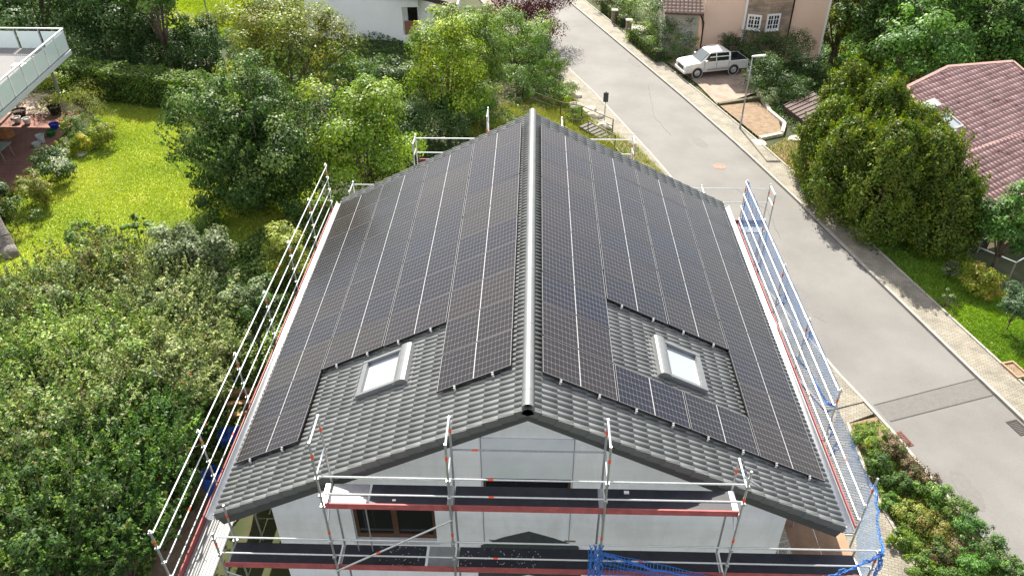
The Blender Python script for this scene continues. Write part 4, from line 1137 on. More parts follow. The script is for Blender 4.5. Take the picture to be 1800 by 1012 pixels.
for i, (px, py, w, hc, lb) in enumerate(bush):
    n = int(17000 * (w / 230) ** 1.6)
    PT(px, py, w * 1.12, hc * .85, .72, 'wild_bush', int(n * 1.5), .10, (G_BUSH[:3] + G_DARK[1:3]) if i in (7, 8, 9, 12) else (G_SAGE + G_BUSH[2:], G_BUSH + G_BUSH[4:], G_SAGE + G_GREY[:1], G_BUSH[1:4], G_SAGE, G_BUSH[:4])[i % 6], lb, 'bush', GB, kcl=170, clump=.14, shoots=260, parts=('stems', 'foliage'), trunk_r=.07, fill=.10, stems=26, aspect=.5,  # shade over the lower bushes is put into darker leaf colours
       extra=(26, .07, [(0.35, 0.06, 0.03)]))
PT(335, 470, 180, 2.6, .85, 'silver_tree', 15000, .12, G_GREY, 'grey-green silvery tree between the lawn and the scaffold', 'tree', GT, kcl=80, clump=.2, trunk_r=.08, stems=30)
PT(440, 545, 130, 2.0, .9, 'silver_tree', 8000, .11, G_GREY + G_BUSH[:2], 'smaller silvery shrub touching the left scaffold rails', 'tree', GT, kcl=50, clump=.2, trunk_r=.06, stems=20)
PT(508, 452, 95, 1.2, 1.3, 'shrub', 5000, .10, [(0.22, 0.26, 0.06), (0.16, 0.2, 0.05), (0.3, 0.33, 0.12)], 'pale yellow-green shrub behind the left scaffold rails', 'shrub', None, parts=('stems', 'foliage'), trunk_r=.04)
# young thin tree on the lawn edge
PT(160, 420, 90, 1.9, .9, 'sapling', 1500, .12, G_BUSH[:4], 'thin sapling with sparse leaves at the bottom of the lawn', 'tree', GT, kcl=16, clump=.2, trunk_r=.035, fill=0)
PT(240, 405, 70, 1.7, .9, 'sapling', 900, .12, G_BUSH[:4], 'second thin sapling right of the first at the lawn bottom', 'tree', GT, kcl=12, clump=.2, trunk_r=.03, fill=0)

# flower bed along the patio
GF = 'plants in the bed between patio and lawn'
for (px, py, w, hc, asp, n, sz, cols, lb, kw) in [
    (158, 190, 85, 1.2, 1.2, 3500, .10, [(0.16, 0.17, 0.05), (0.24, 0.24, 0.10), (0.09, 0.13, 0.03)], 'feathery pale grass-like shrub at the foot of the balcony post', dict(aspect=.16, N_up=-.5)),
    (95, 160, 110, .8, .8, 3500, .10, G_YEL + G_OLIVE, 'mixed yellow-green perennials below the balcony edge', {}),
    (185, 235, 60, .7, .9, 2200, .09, G_OLIVE, 'dull green perennial clump at the lawn edge under the feathery shrub', {}),
    (140, 228, 70, .7, .8, 2600, .09, G_MID, 'fresh green perennial right of the plant pots', {}),
    (147, 252, 42, .5, .8, 1500, .09, C_GOLD, 'yellow flowering clump beside the lawn', {}),
    (110, 262, 40, .5, .8, 1200, .09, C_GOLD, 'smaller yellow flowering plant near the white buckets', {}),
    (92, 288, 88, .8, .8, 3800, .10, G_DARK + [(0.4, 0.42, 0.4)], 'dark leaved shrub with whitish blossoms beside the patio', {}),
    (55, 330, 80, .8, .8, 3200, .10, G_OLIVE + [(0.2, .17, .08)], 'brownish green perennial at the lower end of the patio', {}),
    (20, 375, 80, .9, .8, 3200, .10, G_OLIVE + G_DARK, 'dull green shrub above the leaning trunk', {}),
    (75, 345, 50, .6, .8, 1600, .09, [(0.24, .26, .05), (0.12, .16, .03)], 'yellowish tuft where the bed meets the lawn', {}),
    (5, 340, 50, .8, .8, 1500, .10, G_DARK, 'dark plant at the left picture edge beside the patio', {})]:
    PT(px, py, w, hc, asp, 'garden_plant', n, sz, cols, lb, 'plant', GF, kcl=22, clump=.32, parts=('stems', 'foliage'), trunk_r=.025, **kw)

# vegetation behind the house
GH = 'shrubs on the bank behind the house'
for (px, py, w, hc, asp, n, sz, cols, lb) in [
    (700, 225, 120, 1.5, .8, 6500, .12, G_MID[:2] + G_DARK, 'dark green shrub right of the yellow-green tree'),
    (770, 205, 130, 1.3, .8, 6500, .11, G_DARK + G_OLIVE[:1], 'dark scrub left of the bare twigs behind the roof'),
    (850, 200, 90, 1.0, .9, 3500, .11, G_MID, 'green shrub behind the top left of the roof'),
    (690, 150, 110, 1.6, .8, 5000, .13, G_MID + G_DARK, 'green shrub under the spreading light green tree'),
    (620, 122, 110, 1.2, .8, 4500, .13, G_DARK + G_MID, 'dark shrub at the foot of the white house wall'),
    (938, 150, 75, .9, .9, 3800, .11, G_MID, 'green shrub left of the handrail'),
    (965, 120, 70, .9, .9, 3200, .11, G_MID + G_YEL[:1], 'bright shrub on the bank above the handrail'),
    (985, 165, 60, .7, .9, 2600, .10, G_MID + G_YEL[:2], 'fresh green shrub at the bank edge beside the pavement'),
    (955, 90, 60, .9, .9, 2600, .11, G_DARK + G_MID, 'small dark shrub beside the road under the red tree'),
    (905, 150, 80, 1.0, .9, 3400, .11, G_DARK + G_MID, 'dark shrub at the end of the handrail'),
    (1010, 205, 40, .4, .9, 1300, .09, G_DARK + G_MID, 'little bush behind the handrail near the ridge end'),
    (830, 150, 90, 1.2, .9, 3600, .12, G_YEL[:3] + G_MID[:2], 'yellowish shrub below the taller fresh green tree')]:
    PT(px, py, w, hc, asp, 'shrub', n, sz, cols, lb, 'shrub', GH, kcl=28, clump=.3, parts=('stems', 'foliage'), trunk_r=.03)
# bare brushwood
def brush(px, py, w, h, n, label):
    C = at_g(px, py); r = w / 2 * depth(C) / FPX; mb = MB()
    for _ in range(n):
        p = Vector((random.gauss(0, r * .5), random.gauss(0, r * .5), 0)); d = Vector((random.uniform(-1, 1), random.uniform(-1, 1), random.uniform(.3, 1.3))).normalized()
        for _k in range(4):
            q = p + d * random.uniform(.2, .45) * h; mb.tube(p, q, .012, .007, 4, cap=False); p = q; d = (d + Vector([random.uniform(-.7, .7) for _ in range(3)])).normalized()
    o = mb.build('brushwood', mat('dry_twigs', (0.30, 0.25, 0.17), .9, noise=(5, .3))); o.location = C
    tag(o, label, 'brushwood', 'dry brush behind the house')
brush(835, 185, 90, 1.0, 260, 'grey dry brushwood on the bank behind the roof')
brush(870, 165, 60, .9, 140, 'straw coloured dry twigs left of the handrail')
brush(760, 165, 60, 1.1, 120, 'bare twigs between the two light green trees')

# right of the road
GR = 'garden shrubs around the pink house'
for (px, py, w, hc, asp, n, sz, cols, lb) in [
    (1075, 5, 60, .8, .8, 2500, .12, G_DARK + C_RED[1:3], 'dark shrub with red blossoms at the top edge right of the road'),
    (1105, 15, 60, .8, .8, 2300, .12, G_MID, 'green shrub behind the gate pillars'),
    (1180, 30, 105, 1.8, 1.0, 8000, .13, G_DARK + G_GREY[1:3], 'large dark rounded shrub left of the pink house'),
    (1132, 62, 60, .6, .8, 2500, .11, G_YEL[:3] + G_MID, 'yellow-green low shrub inside the hedge'),
    (1186, 74, 95, 1.2, 1.0, 6000, .12, G_MID + G_DARK, 'green shrub just left of the pickup'),
    (1285, 82, 60, .8, .8, 2200, .12, G_DARK, 'dark low shrub behind the pickup cab'),
    (1330, 90, 90, 1.1, .9, 4200, .12, G_DARK, 'dark shrub below the windows of the stone bay'),
    (1385, 95, 100, 1.4, .9, 4800, .12, G_DARK + G_GREY[:1], 'spiky dark shrub right of the stone bay'),
    (1350, 135, 110, 1.2, .8, 4500, .12, G_DARK, 'dark shrub behind the street lamp head'),
    (1425, 125, 90, 1.2, .8, 3600, .12, G_DARK, 'dark shrub at the right corner of the pink house'),
    (1352, 168, 50, .6, .8, 1500, .10, G_GREY[:3], 'grey-green plant beside the white garden wall'),
    (1400, 160, 80, .9, .8, 2500, .12, G_DARK, 'dark shrub beside the small brown roof'),
    (1720, 492, 80, .8, .7, 3000, .11, [(0.20, 0.22, 0.04), (0.12, .16, .03), (0.22, .17, .05)], 'yellow and orange shrub below the pink gable wall'),
    (1672, 472, 36, .6, .8, 1300, .09, G_GREY, 'small round grey-green shrub under the conifers'),
    (1602, 110, 60, 1.2, .9, 2500, .13, G_GREY[:3] + G_MID, 'grey-green shrub behind the conifer group'),
    (1790, 535, 75, 1.4, 1.0, 4200, .10, [(0.06, 0.11, 0.07), (0.09, 0.15, 0.1), (0.04, .07, .04)], 'bluish conifer shrub at the right edge of the lawn'),
    (1490, 175, 40, 1.0, .8, 1000, .12, G_YEL[:3], 'light green shrub behind the tall conifers'),
]:
    PT(px, py, w, hc, asp, 'shrub', n, sz, cols, lb, 'shrub', GR, kcl=28, clump=.3, parts=('stems', 'foliage'), trunk_r=.03)
PT(1665, 527, 46, .5, .9, 'young_shrub', 350, .09, G_GREY, 'small sparse grey shrub on the right lawn', 'shrub', GR, kcl=12, clump=.2, parts=('stems', 'foliage'), trunk_r=.018, fill=0)
PT(1782, 385, 112, 3.2, 1.15, 'garden_tree', 9500, .13, G_FOREST, 'green tree in front of the red roof at the right edge', 'tree', 'trees right of the road', kcl=60, clump=.24)
GW = 'forest trees at the top right'
for (px, py, w, hc, n, cols, lb, s_) in [
    (1478, 35, 110, 3.6, 5000, G_OLIVE + G_MID[:2], 'olive green tree right next to the pink house', 1.3), (1548, 40, 130, 4.5, 7000, G_DARK + G_MID[:2], 'dark tree between the olive tree and the bright forest', 1.0),
    (1620, 85, 170, 5.0, 9500, G_FOREST, 'bright green forest tree above the red roof ridge', .9), (1712, 60, 190, 5.5, 10000, G_FOREST, 'broad bright forest tree near the top right corner', .9),
    (1650, 5, 160, 7, 7000, G_FOREST, 'tall forest tree at the top edge, left of the corner', .9), (1775, 15, 130, 7, 6500, G_FOREST, 'forest tree in the top right corner', .9),
    (1785, 90, 90, 5, 4500, G_FOREST + G_YEL[:1], 'yellowish green tree at the right edge above the red roof', .9), (1565, -20, 130, 7, 4500, G_DARK, 'dark forest tree cut by the top edge', .9),
    (1500, -25, 120, 6, 3500, G_OLIVE, 'tall olive tree cut by the top edge beside the pink house', .9)]:
    PT(px, py, w, hc, s_, 'forest_tree', n, .24, cols, lb, 'tree', GW, kcl=60, clump=.24, trunk_r=.2)

# conifers: cone crowns of upright sprays
def conifer(bx, by, apy, R, n, size, cols, label, group, flat=.8, base_r=.12):
    B = at_g(bx, by); H = 2.0
    while H < 14:
        v = B + np.array([0, 0, H]) - CAM
        if 506 - FPX * (v @ U_) / (v @ F_) < apy: break
        H += .05
    g0 = B[2]; base = (B[0], B[1], g0)
    root = empty('conifer', base, label, 'conifer', group)
    kc = 520; t = RNG.random(kc) ** .75; th = RNG.random(kc) * 2 * np.pi; prof = np.clip((1 - t) ** flat, 0, 1) * (.75 + .25 * np.clip(t * 6, 0, 1))
    prof = prof * (1 + .16 * np.sin(th * 3 + t * 9) + .1 * np.sin(th * 7))
    cc = np.column_stack([np.cos(th) * prof * R * .86, np.sin(th) * prof * R * .86, .25 + t * (H - .5)])
    rc = (.09 + .09 * (1 - t)) * R
    ci = RNG.integers(0, kc, n); e = RNG.normal(size=(n, 3)); e /= np.linalg.norm(e, axis=1, keepdims=True); u = RNG.random((n, 1)) ** .45
    rad_ = np.column_stack([np.cos(th), np.sin(th), np.full(kc, .35)])
    P = cc[ci] + e * u * rc[ci][:, None] * np.array([1, 1, 2.3]) + rad_[ci] * np.array([.35, .35, 0]) * RNG.random((n, 1)) ** 5
    N = rad_[ci] * .7 + e * .8 + RNG.normal(size=e.shape) * .35
    P[:, 2] = np.clip(P[:, 2], .05, None)
    ns, m_ = 60, 40
    si = RNG.integers(0, kc, ns); s0 = cc[si] + rad_[si] * .12 * R; dr = rad_[si] * .35 + np.array([0, 0, 1.0]) + RNG.normal(size=(ns, 3)) * .15
    tt = RNG.random((ns, m_, 1)); PS = (s0[:, None] + dr[:, None] * tt * RNG.uniform(.25, .65, (ns, 1, 1)) + RNG.normal(size=(ns, m_, 3)) * .11 * (1.25 - tt)).reshape(-1, 3)
    P = np.vstack([P, PS]); N = np.vstack([N, np.repeat(rad_[si], m_, 0) + RNG.normal(size=PS.shape) * .7]); ci = np.concatenate([ci, np.repeat(si, m_)]); n = len(P)
    cl = RNG.integers(0, len(cols), kc); idx = np.where(RNG.random(n) < .75, cl[ci], RNG.integers(0, len(cols), n))
    V = leaves(P, N, size, .5); np_mesh('crown', V, np.arange(len(V)).reshape(-1, 4), LEAF, np.repeat(pal(cols, n, idx), 4, 0), root)
    tb = MB().tube((0, 0, -.2), (0, 0, H * .9), base_r, base_r * .2, 8)
    for i in range(24):
        c_ = cc[i]; tb.tube((0, 0, c_[2] * .8), tuple(c_ * np.array([.9, .9, 1])), .03, .01, 4)
    tb.build('trunk', BARK, root)
GC = 'group of tall conifers beside the right pavement'
for (px, py, ap, R, lb) in [(1440, 322, 172, 1.9, 'leftmost conifer of the tall group, next to the soil terrace'), (1462, 285, 108, 1.9, 'tallest conifer at the back left of the group'), (1512, 322, 140, 2.1, 'tall conifer in the back middle of the group'),
                           (1572, 352, 186, 2.2, 'broad conifer at the back right of the group'), (1598, 415, 225, 2.1, 'conifer of the group nearest the red roof'), (1640, 440, 300, 1.9, 'rightmost shorter conifer overlapping the red roof'),
                           (1470, 372, 205, 2.0, 'front left conifer whose shadow falls on the pavement'), (1532, 412, 215, 2.1, 'front middle conifer with brownish base twigs')]:
    conifer(px, py, ap, R, 21000, .15, G_CON, lb, GC, .42)
conifer(1518, 150, 82, 1.5, 6000, .15, G_OLIVE[:2] + G_CON[:2], 'small separate conifer behind the tall group', GC, .6)

# shrub bed between road and path, lower right
GD = 'plants in the roadside bed at the lower right'
bed = [(1515, 768, 75, .5, G_MID + G_YEL[:2], 'light green plant at the tip of the roadside bed'), (1560, 790, 70, .55, C_RUST, 'reddish brown shrub at the upper kerb side of the bed'),
       (1530, 815, 70, .5, G_MID + G_DARK, 'green clump in the upper part of the bed'), (1600, 830, 75, .6, C_RUST, 'reddish shrub with pinkish tips beside the kerb'),
       (1570, 850, 70, .5, G_DARK + G_MID, 'dark green plant in the middle of the upper bed'), (1630, 868, 75, .6, G_MID, 'fresh green grassy clump at the kerb'),
       (1668, 895, 75, .6, G_MID, 'bright green grassy clump further down the kerb'), (1590, 900, 90, .3, [(0.14, .18, .04), (0.20, .20, .06), (.09, .14, .03)], 'low yellowish groundcover in the bed centre'),
       (1628, 930, 90, .3, [(0.20, .17, .07), (0.16, .18, .05), (.10, .15, .03)], 'dry orange tinted groundcover cushion'), (1640, 975, 70, .45, C_RUST[:3] + G_MID[:2], 'dark red-brown shrub near the bottom of the bed'),
       (1700, 935, 85, .6, G_FOREST, 'bright green rounded shrub at the lower kerb'), (1740, 975, 90, .6, G_FOREST + G_GREY[:2], 'green shrub with grey leaves in the lower right corner'),
       (1690, 990, 80, .5, G_FOREST, 'green shrub between the red one and the corner'), (1615, 1000, 80, .4, G_YEL[:3] + G_MID, 'yellow-green plant at the path edge by the bottom'),
       (1570, 945, 60, .35, G_YEL[:3] + G_MID, 'light green low plant along the path'), (1775, 1010, 80, .6, G_DARK + G_MID, 'dark shrub cut by the bottom right edge'), (1548, 880, 50, .35, G_MID, 'small green plant along the path edge'), (1655, 1020, 80, .5, G_MID, 'green plant cut by the bottom edge')]
for (px, py, w, hc, cols, lb) in bed:
    PT(px + 14, py, w * .88, hc * .9, .6, 'bed_plant', 2800, .07, cols, lb, 'plant', GD, kcl=30, clump=.28, parts=('stems', 'foliage'), trunk_r=.02, gzz=-10.98)
tag(MB().prism([(12.05, 3.2), (15.0, -6), (17.05, -6), (15.45, 1), (13.75, 6.9), (13.05, 9.7), (11.86, 9.3), (11.71, 6.3)], -11.2, -10.9).build('planting_bed', SOIL), kind='structure')

# ================================================================ LAWNS AND GROUND COVER
def drape(name, pix, h, material, step=.5, world=None):
    """ground sheet following the terrain inside a polygon"""
    P = [at_g(*p)[:2] for p in pix] if world is None else [np.array(p) for p in world]
    bm = bmesh.new(); xs = [p[0] for p in P]; ysx = [p[1] for p in P]
    x0, x1, y0, y1 = min(xs), max(xs), min(ysx), max(ysx)
    from mathutils.geometry import delaunay_2d_cdt
    pts = [Vector((float(p[0]), float(p[1]))) for p in P]; k = len(pts)
    for xx in np.arange(x0, x1, step):
        for yy in np.arange(y0, y1, step):
            if inside((xx, yy), P): pts.append(Vector((float(xx), float(yy))))
    v, e, f, *_ = delaunay_2d_cdt(pts, [], [list(range(k))], 1, 1e-5)
    mb = MB().add([(p.x, p.y, gz(p.x, p.y) + h) for p in v], [tuple(q) for q in f])
    o = mb.build(name, material, smooth=True); return tag(o, kind='structure'), P
def inside(p, P):
    c = False; j = len(P) - 1
    for i in range(len(P)):
        if (P[i][1] > p[1]) != (P[j][1] > p[1]) and p[0] < (P[j][0] - P[i][0]) * (p[1] - P[i][1]) / (P[j][1] - P[i][1] + 1e-12) + P[i][0]: c = not c
        j = i
    return c
def inside_np(X, Y, P):
    c = np.zeros(len(X), bool); j = len(P) - 1
    for i in range(len(P)):
        xi, yi, xj, yj = P[i][0], P[i][1], P[j][0], P[j][1]
        c ^= ((yi > Y) != (yj > Y)) & (X < (xj - xi) * (Y - yi) / (yj - yi + 1e-12) + xi); j = i
    return c
def blades(name, P, n, hgt, wid, cols, label=None, base_h=0.0, patch=0.35):
    xs = [p[0] for p in P]; yy = [p[1] for p in P]
    X = RNG.uniform(min(xs), max(xs), n * 3); Y = RNG.uniform(min(yy), max(yy), n * 3); ok = inside_np(X, Y, P); X, Y = X[ok][:n], Y[ok][:n]; k = len(X)
    g = groundz(X, Y) + base_h; th = RNG.random(k) * np.pi; hh = hgt * RNG.uniform(.5, 1.4, k); lx, ly = RNG.normal(size=k) * hh * .5, RNG.normal(size=k) * hh * .5
    V = np.empty((k, 3, 3)); V[:, 0] = np.column_stack([X - np.cos(th) * wid, Y - np.sin(th) * wid, g]); V[:, 1] = np.column_stack([X + np.cos(th) * wid, Y + np.sin(th) * wid, g])
    V[:, 2] = np.column_stack([X + lx, Y + ly, g + hh])
    ph = np.sin(X * .9 + np.sin(Y * .7) * 2) * .5 + np.sin(Y * 1.1 + X * .4) * .5 + RNG.normal(size=k) * .7
    cols = np.asarray(cols); idx = np.clip(((ph + 1.8) / 3.6 * len(cols)).astype(int), 0, len(cols) - 1)
    o = np_mesh(name, V.reshape(-1, 3), np.arange(k * 3).reshape(-1, 3), LEAF, np.repeat(pal(cols, k, idx, .25), 3, 0))
    return tag(o, label, name.replace('_', ' '), kind='stuff')
LC = [(0.13, 0.195, 0.035), (0.19, 0.26, 0.045), (0.25, 0.31, 0.055), (0.35, 0.36, 0.10)]
lawnpix = [(-30, 430), (60, 300), (150, 235), (190, 165), (300, 150), (420, 165), (560, 300), (560, 400), (440, 440), (300, 520), (120, 560), (-30, 560)]
_, LP = drape('lawn', lawnpix, .03, LAWN); blades('grass', LP, 260000, .055, .016, LC, 'bright yellow-green mown grass of the left lawn', .03)
lawn2 = [(262, 62), (300, 20), (330, -30), (460, -30), (440, 60), (390, 70)]
_, LP = drape('lawn', lawn2, .03, LAWN); blades('grass', LP, 30000, .12, .035, LC, 'sunlit grass beyond the street lamp at the top left', .03)
RL = [tuple(at_g(p[0], p[1])[:2]) for p in [(1440, 345), (1510, 405), (1604, 497), (1688, 578), (1792, 672), (1900, 780), (1990, 740), (1860, 590), (1760, 510), (1690, 440), (1560, 350)]]
_, LP = drape('lawn', None, .03, LAWN, world=RL); blades('grass', LP, 90000, .09, .022, [(0.08, 0.15, 0.03), (0.11, 0.20, 0.03), (0.15, 0.25, 0.04), (0.21, .29, .05)], 'green grass strip sloping away right of the pavement', .03)
lawn4 = [(1440, 120), (1500, 170), (1590, 210), (1620, 150), (1560, 110), (1490, 70)]
_, LP = drape('lawn', lawn4, .03, LAWN); blades('grass', LP, 25000, .12, .035, LC, 'light green grass behind the conifers', .03)
bank = [(880, 175), (1000, 165), (1045, 215), (1120, 262), (1200, 345), (1000, 330), (900, 300), (820, 240)]
_, LP = drape('grass_bank', bank, .03, mat('rough_grass', (0.11, 0.12, 0.035), 1, noise=(1.5, .4, 9))); blades('rough_grass', LP, 60000, .26, .02, [(0.10, 0.14, 0.03), (0.17, 0.20, 0.05), (0.26, .24, .10), (0.12, .19, .03)], 'rough dry grass on the bank behind the gable', .03)
soil = [(1338, 268), (1378, 245), (1430, 240), (1450, 330), (1480, 385), (1440, 345)]
_, LP = drape('soil', soil, .04, SOIL); blades('weeds', LP, 5000, .12, .02, [(0.14, .18, .05), (0.2, .17, .08)], 'sparse weeds on bare soil left of the conifers', .04)
for A_, o0, o1, ya, yb_ in ((RK, 1.40, 1.75, 8, 62), (LK, -2.05, -1.75, 24, 55)):
    seg = [p for p in A_ if ya < p[1] < yb_]
    blades('weeds', off(seg, o0) + list(reversed(off(seg, o1))), 9000, .13, .018, [(0.10, .15, .03), (0.15, .19, .05), (0.2, .18, .08)], 'weeds growing along the outer pavement edge', .14 if o0 > 0 else .1)
# low undergrowth everywhere else that could show bare ground
def cover(name, pix, n, size, cols, label, h=.35, world=None):
    P = [at_g(*p)[:2] for p in pix] if world is None else world
    xs = [p[0] for p in P]; yy = [p[1] for p in P]
    X = RNG.uniform(min(xs), max(xs), n * 4); Y = RNG.uniform(min(yy), max(yy), n * 4); ok = inside_np(X, Y, P); X, Y = X[ok][:n], Y[ok][:n]; k = len(X)
    hump = (.5 + .5 * np.sin(X * 1.3 + np.sin(Y * 1.1) * 1.5) * np.sin(Y * 1.5 + 1)) * h
    P3 = np.column_stack([X, Y, groundz(X, Y) + .03 + hump * RNG.random(k) ** .6]); N = RNG.normal(size=(k, 3)) * .6 + np.array([0, 0, 1])
    V = leaves(P3, N, size, .6); o = np_mesh(name, V, np.arange(len(V)).reshape(-1, 4), LEAF, np.repeat(pal(cols, k), 4, 0))
    return tag(o, label, 'undergrowth', kind='stuff')
cover('undergrowth', [(-60, 480), (130, 520), (320, 500), (500, 380), (600, 340), (560, 480), (430, 760), (250, 1040), (-60, 1040)], 60000, .13, G_BUSH[:4], 'dark undergrowth below the wild bushes', .5)
cover('undergrowth', [(420, 165), (390, 70), (460, -10), (700, -10), (960, 70), (1000, 165), (880, 230), (730, 330), (580, 330), (560, 300)], 60000, .16, G_DARK + G_MID[:2], 'low green undergrowth behind the house', .6)
cover('undergrowth', [(-60, 140), (120, 165), (390, 185), (390, 60), (260, 60), (300, -40), (-60, -40)], 40000, .2, G_DARK, 'dark undergrowth behind the clipped hedge', .6)
cover('undergrowth', [(1235, 95), (1240, 60), (1450, 60), (1500, 130), (1470, 190), (1400, 240), (1352, 195), (1318, 130)], 22000, .14, G_DARK, 'dark undergrowth below the pink house', .4)
cover('undergrowth', [(1440, 110), (1480, 40), (1480, -60), (1850, -60), (1850, 120), (1600, 140)], 40000, .26, G_FOREST, 'green forest undergrowth at the top right', 1.2)
cover('undergrowth', [(1030, -10), (1062, 22), (1120, 92), (1180, 118), (1230, 85), (1215, -10)], 14000, .13, G_MID + G_DARK, 'garden groundcover behind the low hedges', .35)
cover('undergrowth', None, 42000, .075, G_MID + G_YEL, 'low groundcover filling the roadside bed', .24, world=[(12.1, 3.2), (14.9, -5), (17, -5), (15.35, 1), (13.65, 6.9), (13.0, 9.5), (11.9, 9.2), (11.75, 6.3)])

# sandy path and patio on the left, drive and terraces on the right
drape('path', [(410, 720), (440, 700), (430, 900), (300, 1050), (200, 1050), (330, 870)], .05, mat('sandy_path', (0.24, 0.17, 0.12), .95, noise=(2.5, .4, 9)))
drape('patio', [(-40, 175), (100, 172), (145, 205), (60, 290), (20, 350), (-40, 360)], .05, TERR)
drape('patio_edge', [(-40, 160), (95, 168), (150, 195), (100, 203), (-40, 203)], .06, mat('pale_patio_slabs', (0.42, 0.33, 0.27), .9, noise=(2, .2, 9)))

# ================================================================ STREET FURNITURE
def lamp(px, py, H, label, arm, headmat):
    B = at_g(px, py); root = empty('street_lamp', B, label, 'street lamp', 'street lamps')
    MB().tube((0, 0, -.3), (0, 0, 1.1), .065, .065, 12).tube((0, 0, 1.1), (0, 0, H), .05, .032, 12).build('pole', STEEL_D, root, smooth=True)
    d = Vector(arm)
    hd = MB(); a = Vector((0, 0, H)); b_ = a + d * .75 + Vector((0, 0, .06)); s_ = d.cross(Vector((0, 0, 1))).normalized()
    ring = [(-.06, .05), (.10, .09), (.35, .11), (.7, .09), (.80, .03)]
    vs = []
    for t, w in ring:
        c = a + d * t + Vector((0, 0, .02 + .06 * t)); vs += [c + s_ * w - Vector((0, 0, .03)), c + s_ * w * .8 + Vector((0, 0, .04)), c - s_ * w * .8 + Vector((0, 0, .04)), c - s_ * w - Vector((0, 0, .03))]
    fs = [(3, 2, 1, 0), tuple(len(vs) - 4 + i for i in range(4))]
    for i in range(len(ring) - 1):
        for j in range(4): fs.append((4 * i + j, 4 * i + (j + 1) % 4, 4 * i + 4 + (j + 1) % 4, 4 * i + 4 + j))
    hd.add(vs, fs); hd.build('lamp_head', headmat, root)
    return root
# height from the photo
lamp(1300, 229, 4.75, 'grey street lamp standing at the soil terrace beside the right pavement', (0.98, .1, 0), mat('pale_lamp_head', (0.6, .6, .58), .4))
lamp(383, 104, 6.5, 'street lamp post rising out of the top of the picture by the far lawn', (-.9, .3, 0), mat('pale_lamp_head', (0.6, .6, .58), .4))
B = at_z(1062, 214, -10.87); sg_ = empty('road_sign', B, 'narrow dark road sign seen from behind on the left pavement', 'road sign')
MB().tube((0, 0, 0), (0, 0, 2.1), .03).build('pole', STEEL_D, sg_)
MB().box(-.16, .16, -.05, -.03, 1.35, 1.98).box(-.13, .13, -.03, -.015, 1.5, 1.54).build('sign_plate', mat('dark_sign_back', (0.05, .05, .05), .6), sg_)
MB().box(-.02, .02, -.03, .03, 1.05, 1.3).build('clamp', WHITEF, sg_)

# handrail on the bank behind the gable
RAILM = mat('brown_painted_rail', (0.10, 0.085, 0.06), .6, .3)
hr = None
pix = [(908, 196), (985, 214), (1028, 222), (1078, 262)]
pts = [Vector(at_g(*p)) for p in [(910, 178), (985, 205), (1022, 212), (1076, 236)]]
hr = empty('handrail', pts[0], 'dark metal handrail with two bars along the steps behind the gable', 'handrail')
for p in pts: fin(MB().tube(p - Vector((0, 0, .1)), p + Vector((0, 0, 1.0)), .035), 'post', RAILM, hr)
for a, b_ in zip(pts[:-1], pts[1:]):
    fin(MB().tube(a + Vector((0, 0, 1.0)), b_ + Vector((0, 0, 1.0)), .033).tube(a + Vector((0, 0, .55)), b_ + Vector((0, 0, .55)), .022), 'rail', RAILM, hr)
pts2 = [Vector(at_g(*p)) for p in [(992, 232), (1033, 236), (1080, 262)]]
hr2 = empty('handrail', pts2[0], 'lower dark handrail on the near side of the steps behind the roof', 'handrail')
for p in pts2: fin(MB().tube(p - Vector((0, 0, .1)), p + Vector((0, 0, .9)), .03), 'post', RAILM, hr2)
for a, b_ in zip(pts2[:-1], pts2[1:]): fin(MB().tube(a + Vector((0, 0, .9)), b_ + Vector((0, 0, .9)), .028), 'rail', RAILM, hr2)
# garden steps
s0_, s1_ = Vector(at_g(1076, 250)), Vector(at_g(1025, 228))
st = MB(); dn = (s1_ - s0_).normalized(); pn = Vector((-dn.y, dn.x, 0))
for i in range(8):
    p = s0_.lerp(s1_, i / 8); z = gz(p.x, p.y) + .12
    q = [p + pn * .45, p - pn * .45, p - pn * .45 + dn * .24, p + pn * .45 + dn * .24]
    st.prism([(a.x, a.y) for a in q], z - .35, z + .04 * i)
o = st.build('steps', mat('dark_concrete_steps', (.15, .14, .125), .9, noise=(4, .3))); recenter(o, s0_); tag(o, 'short flight of stone steps leading down from the pavement behind the gable', 'steps')
# limestone edging rocks beside the left pavement
rocks = [(1003, 150), (1010, 168), (1013, 188), (1035, 195), (1048, 205), (1062, 224)]
def rock(P, r, label, group, material=LIME, sz=.6):
    bm = bmesh.new(); bmesh.ops.create_icosphere(bm, subdivisions=2, radius=1)
    for v in bm.verts:
        k = 1 + random.uniform(-.18, .18); v.co = Vector((v.co.x * r * k, v.co.y * r * .8 * k, v.co.z * r * sz * k))
    me = bpy.data.meshes.new('rock'); bm.to_mesh(me); bm.free(); me.materials.append(material)
    o = bpy.data.objects.new('rock', me); COL.objects.link(o); o.location = P; o.rotation_euler = (0, 0, random.uniform(0, 6))
    return tag(o, label, 'rock', group)
nm = ['uppermost', 'second', 'third', 'fourth', 'fifth', 'lowest']
for (px, py), w_ in zip(rocks, nm): rock(at_g(px, py, .1), .58, w_ + ' pale limestone block counted down the bank edge beside the left pavement', 'limestone blocks at the bank edge')

